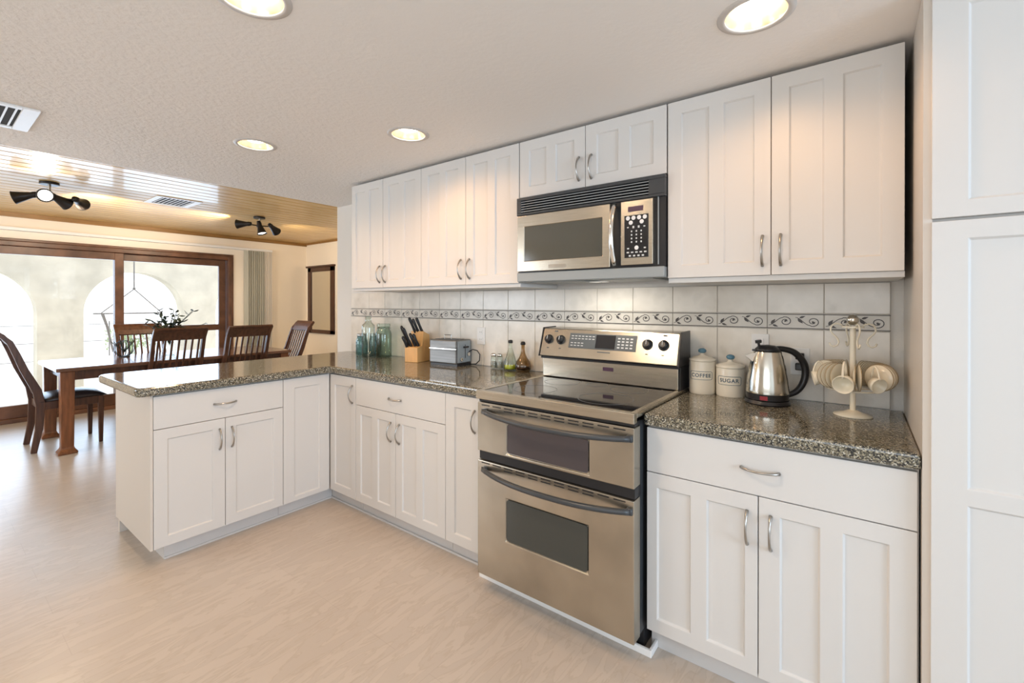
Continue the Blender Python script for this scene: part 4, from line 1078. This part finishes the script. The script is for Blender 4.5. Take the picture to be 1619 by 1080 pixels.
obj('ring', tube(nb(), [(sx+RR*math.cos(a), sy+RR*math.sin(a), CZ+0.0990) for a in [2*PI*k/40 for k in range(40)]], 0.0035, 6, closed=True), M['cup'], st, smooth=True)
bm = nb()
for k in range(4):
    a = PI/2*k+0.3; tube(bm, [(sx, sy, CZ+0.099), (sx+RR*math.cos(a), sy+RR*math.sin(a), CZ+0.099)], 0.003, 6)
obj('ring_spokes', bm, M['cup'], st)
# saucer prototype standing upright: disc axis along local x
sp_prof = [(0, 0.0), (0.022, 0.0), (0.046, 0.006), (0.047, 0.0075), (0.045, 0.0078), (0.022, 0.0025), (0, 0.0025)]
camaz = math.atan2(-2.32-sy, 1.41-sx)
first = None; NS = 44
cup_slots = {42: 'front', 4: 'a', 34: 'b', 21: 'c'}
ns = 0
for k in range(NS):
    if k in cup_slots or (k-1) % NS in cup_slots or (k+1) % NS in cup_slots or (k in (2, 6, 32, 36)): continue
    a = camaz+2*PI*k/NS
    if first is None:
        bm = lathe(nb(), sp_prof, (0, 0, 0), 32, (1, 0, 0))
        lathe(bm, [(0.0468, 0.0055), (0.0477, 0.0060), (0.0477, 0.0080), (0.0468, 0.0082)], (0, 0, 0), 32, (1, 0, 0), mi=1, closed=True)
        first = obj('saucer', bm, [M['cup'], M['goldrim']], None, smooth=True); s = first
    else: s = first.copy(); C.objects.link(s)
    s.location = (sx+0.083*math.cos(a), sy+0.083*math.sin(a), CZ+0.150)
    s.rotation_euler = (0, 0, a+PI/2)
    tag(s, 'small cream saucer standing upright in the ring of the cup stand', 'saucer', 'cream saucers in the ring of the cup stand'); ns += 1
clab = {42: 'small cream cup at the front of the cup stand with its mouth towards the kitchen', 4: 'small cream cup on the cup stand, just right of the front cup',
        34: 'small cream cup on the cup stand, on the side nearest the kettle', 21: 'small cream cup on the cup stand, on the tile side'}
for k in cup_slots:
    a = camaz+2*PI*(k+0.5)/NS
    t = thing('espresso_cup', clab[k], 'cup', (0, 0, 0), 'small cream cups on the cup stand')
    cup = lathe(nb(), [(0, 0), (0.017, 0), (0.019, 0.004), (0.028, 0.016), (0.033, 0.045), (0.031, 0.045), (0.026, 0.018), (0, 0.006)], (0, 0, 0), 28)
    # cup lies with its mouth facing outwards/down, handle up
    d = Vector((math.cos(a), math.sin(a), -0.25)).normalized()
    q = Vector((0, 0, 1)).rotation_difference(d).to_matrix().to_4x4()
    obj('bowl', xf(cup, q), M['cup'], t, smooth=True)
    up = Vector((0, 0, 1)); hp = []
    for i in range(11):
        th = PI*i/10
        hp.append(d*(0.012+0.022*(i/10)) + up*(0.022+0.052*math.sin(th)) - d*0.012*math.cos(th))
    obj('handle', tube(nb(), hp, 0.0042, 8), M['cup'], t, smooth=True)
    t.location = (sx+0.088*math.cos(a), sy+0.088*math.sin(a), CZ+0.138); t.scale = (0.82, 0.82, 0.82) if k != 42 else (1, 1, 1)

# ------------------------------------------------------------------ patio outside
bm = bx(-30, XS-0.16, -22, 18, -0.15, -0.02)
o = struct('floor_patio', bm, M['patio'])
AX = -8.6
def arcade():
    bm = nb(); r = 0.69; zs = 1.18; H = 3.3; yc = []
    # columns and arches: opening width 1.38, column 0.53
    pitch = 1.91
    y_open = [0.07+pitch*k for k in range(-4, 4)]
    ys0 = y_open[0]-r-0.53; 
    n = 20
    for c in y_open:
        arc = [(c-r*math.cos(PI*k/n), zs+r*math.sin(PI*k/n)) for k in range(n+1)]
        for k in range(n):
            (ya, za), (yb, zb) = arc[k], arc[k+1]
            prism(bm, [(ya, za), (yb, zb), (yb, H), (ya, H)], 0, AX-0.35, AX)
        box(bm, AX-0.35, AX, c-r-0.53, c-r, -0.02, H)
    box(bm, AX-0.35, AX, y_open[-1]+r, y_open[-1]+r+0.53, -0.02, H)
    bmesh.ops.remove_doubles(bm, verts=bm.verts, dist=1e-4)
    return bm
o = obj('patio_arcade', arcade(), M['stucco']); o.name = 'wall_arcade'; o['kind'] = 'structure'
# wire railing beyond the arches
rl = thing('patio_railing', 'thin wire railing seen through the arches outside', 'railing', (-9.6, 0, -0.02))
for z in (0.35, 0.65, 0.95): obj('rail', cyl(nb(), (-9.6, -6, z), (-9.6, 5, z), 0.006, 6), M['iron'], rl)
for k in range(12): obj('post', cyl(nb(), (-9.6, -5.8+k*0.95, -0.02), (-9.6, -5.8+k*0.95, 1.0), 0.010, 8), M['iron'], rl)
# hanging frame
hx, hy = -7.2, -0.30
hg = thing('hanging_frame', 'thin pyramid-shaped metal hanger frame hanging from a rod outside the glass', 'hanger', (hx, hy, 2.6))
obj('rod', cyl(nb(), (hx, hy, 1.56), (hx, hy, 2.9), 0.009, 8), M['iron'], hg)
obj('link', sphere(nb(), (hx, hy, 1.55), 0.02, 10), M['iron'], hg)
bm = nb(); q = [(hx, hy-0.38, 1.18), (hx, hy+0.34, 1.18)]
for p in q: tube(bm, [(hx, hy, 1.54), p], 0.008, 6)
tube(bm, [(hx, hy-0.46, 1.18), q[1]], 0.011, 6)
tube(bm, [(hx, hy-0.36, 1.18), (hx, hy-0.31, 1.0), (hx, hy-0.24, 0.62)], [0.02, 0.016, 0.012], 6); tube(bm, [q[1], (hx, hy+0.33, 0.95)], 0.007, 6)
obj('frame', bm, M['iron'], hg)
# shrubs beyond the railing
rnd = random.Random(5)
for (bx_, by_, rad, hh, lb) in ((-11.0, -2.3, 0.6, 1.5, 'pale green shrub beyond the arch at the left edge of the glass'), (-12.5, 0.9, 0.5, 0.7, 'low green shrub beyond the wide arch outside')):
    t = thing('garden_shrub', lb, 'shrub', (bx_, by_, -0.02))
    bml = nb(); bms = nb()
    for k in range(12):
        a = 2*PI*rnd.random(); r = rad*rnd.random()
        tube(bms, [(bx_, by_, -0.02), (bx_+r*0.5*math.cos(a), by_+r*0.5*math.sin(a), hh*0.5), (bx_+r*math.cos(a), by_+r*math.sin(a), hh*0.95)], 0.012, 4)
    for k in range(320):
        a = 2*PI*rnd.random(); r = rad*math.sqrt(rnd.random()); c = Vector((bx_+r*math.cos(a), by_+r*math.sin(a), hh*(0.35+0.65*rnd.random())))
        d = Vector((rnd.uniform(-1, 1), rnd.uniform(-1, 1), rnd.uniform(-1, 1))).normalized(); s = d.orthogonal().normalized()
        L = 0.07
        bml.faces.new([bml.verts.new(v) for v in (c, c+d*L*0.5+s*0.02, c+d*L, c+d*L*0.5-s*0.02)])
    obj('stems', bms, M['leaf2'], t); lf = obj('leaves', bml, M['leaf2'], t)
    sm = lf.modifiers.new('thick', 'SOLIDIFY'); sm.thickness = 0.002

o = struct('ceiling_beam', bx(AX, XS-0.15, -0.38, -0.22, 2.9, 3.05), M['framewood'])
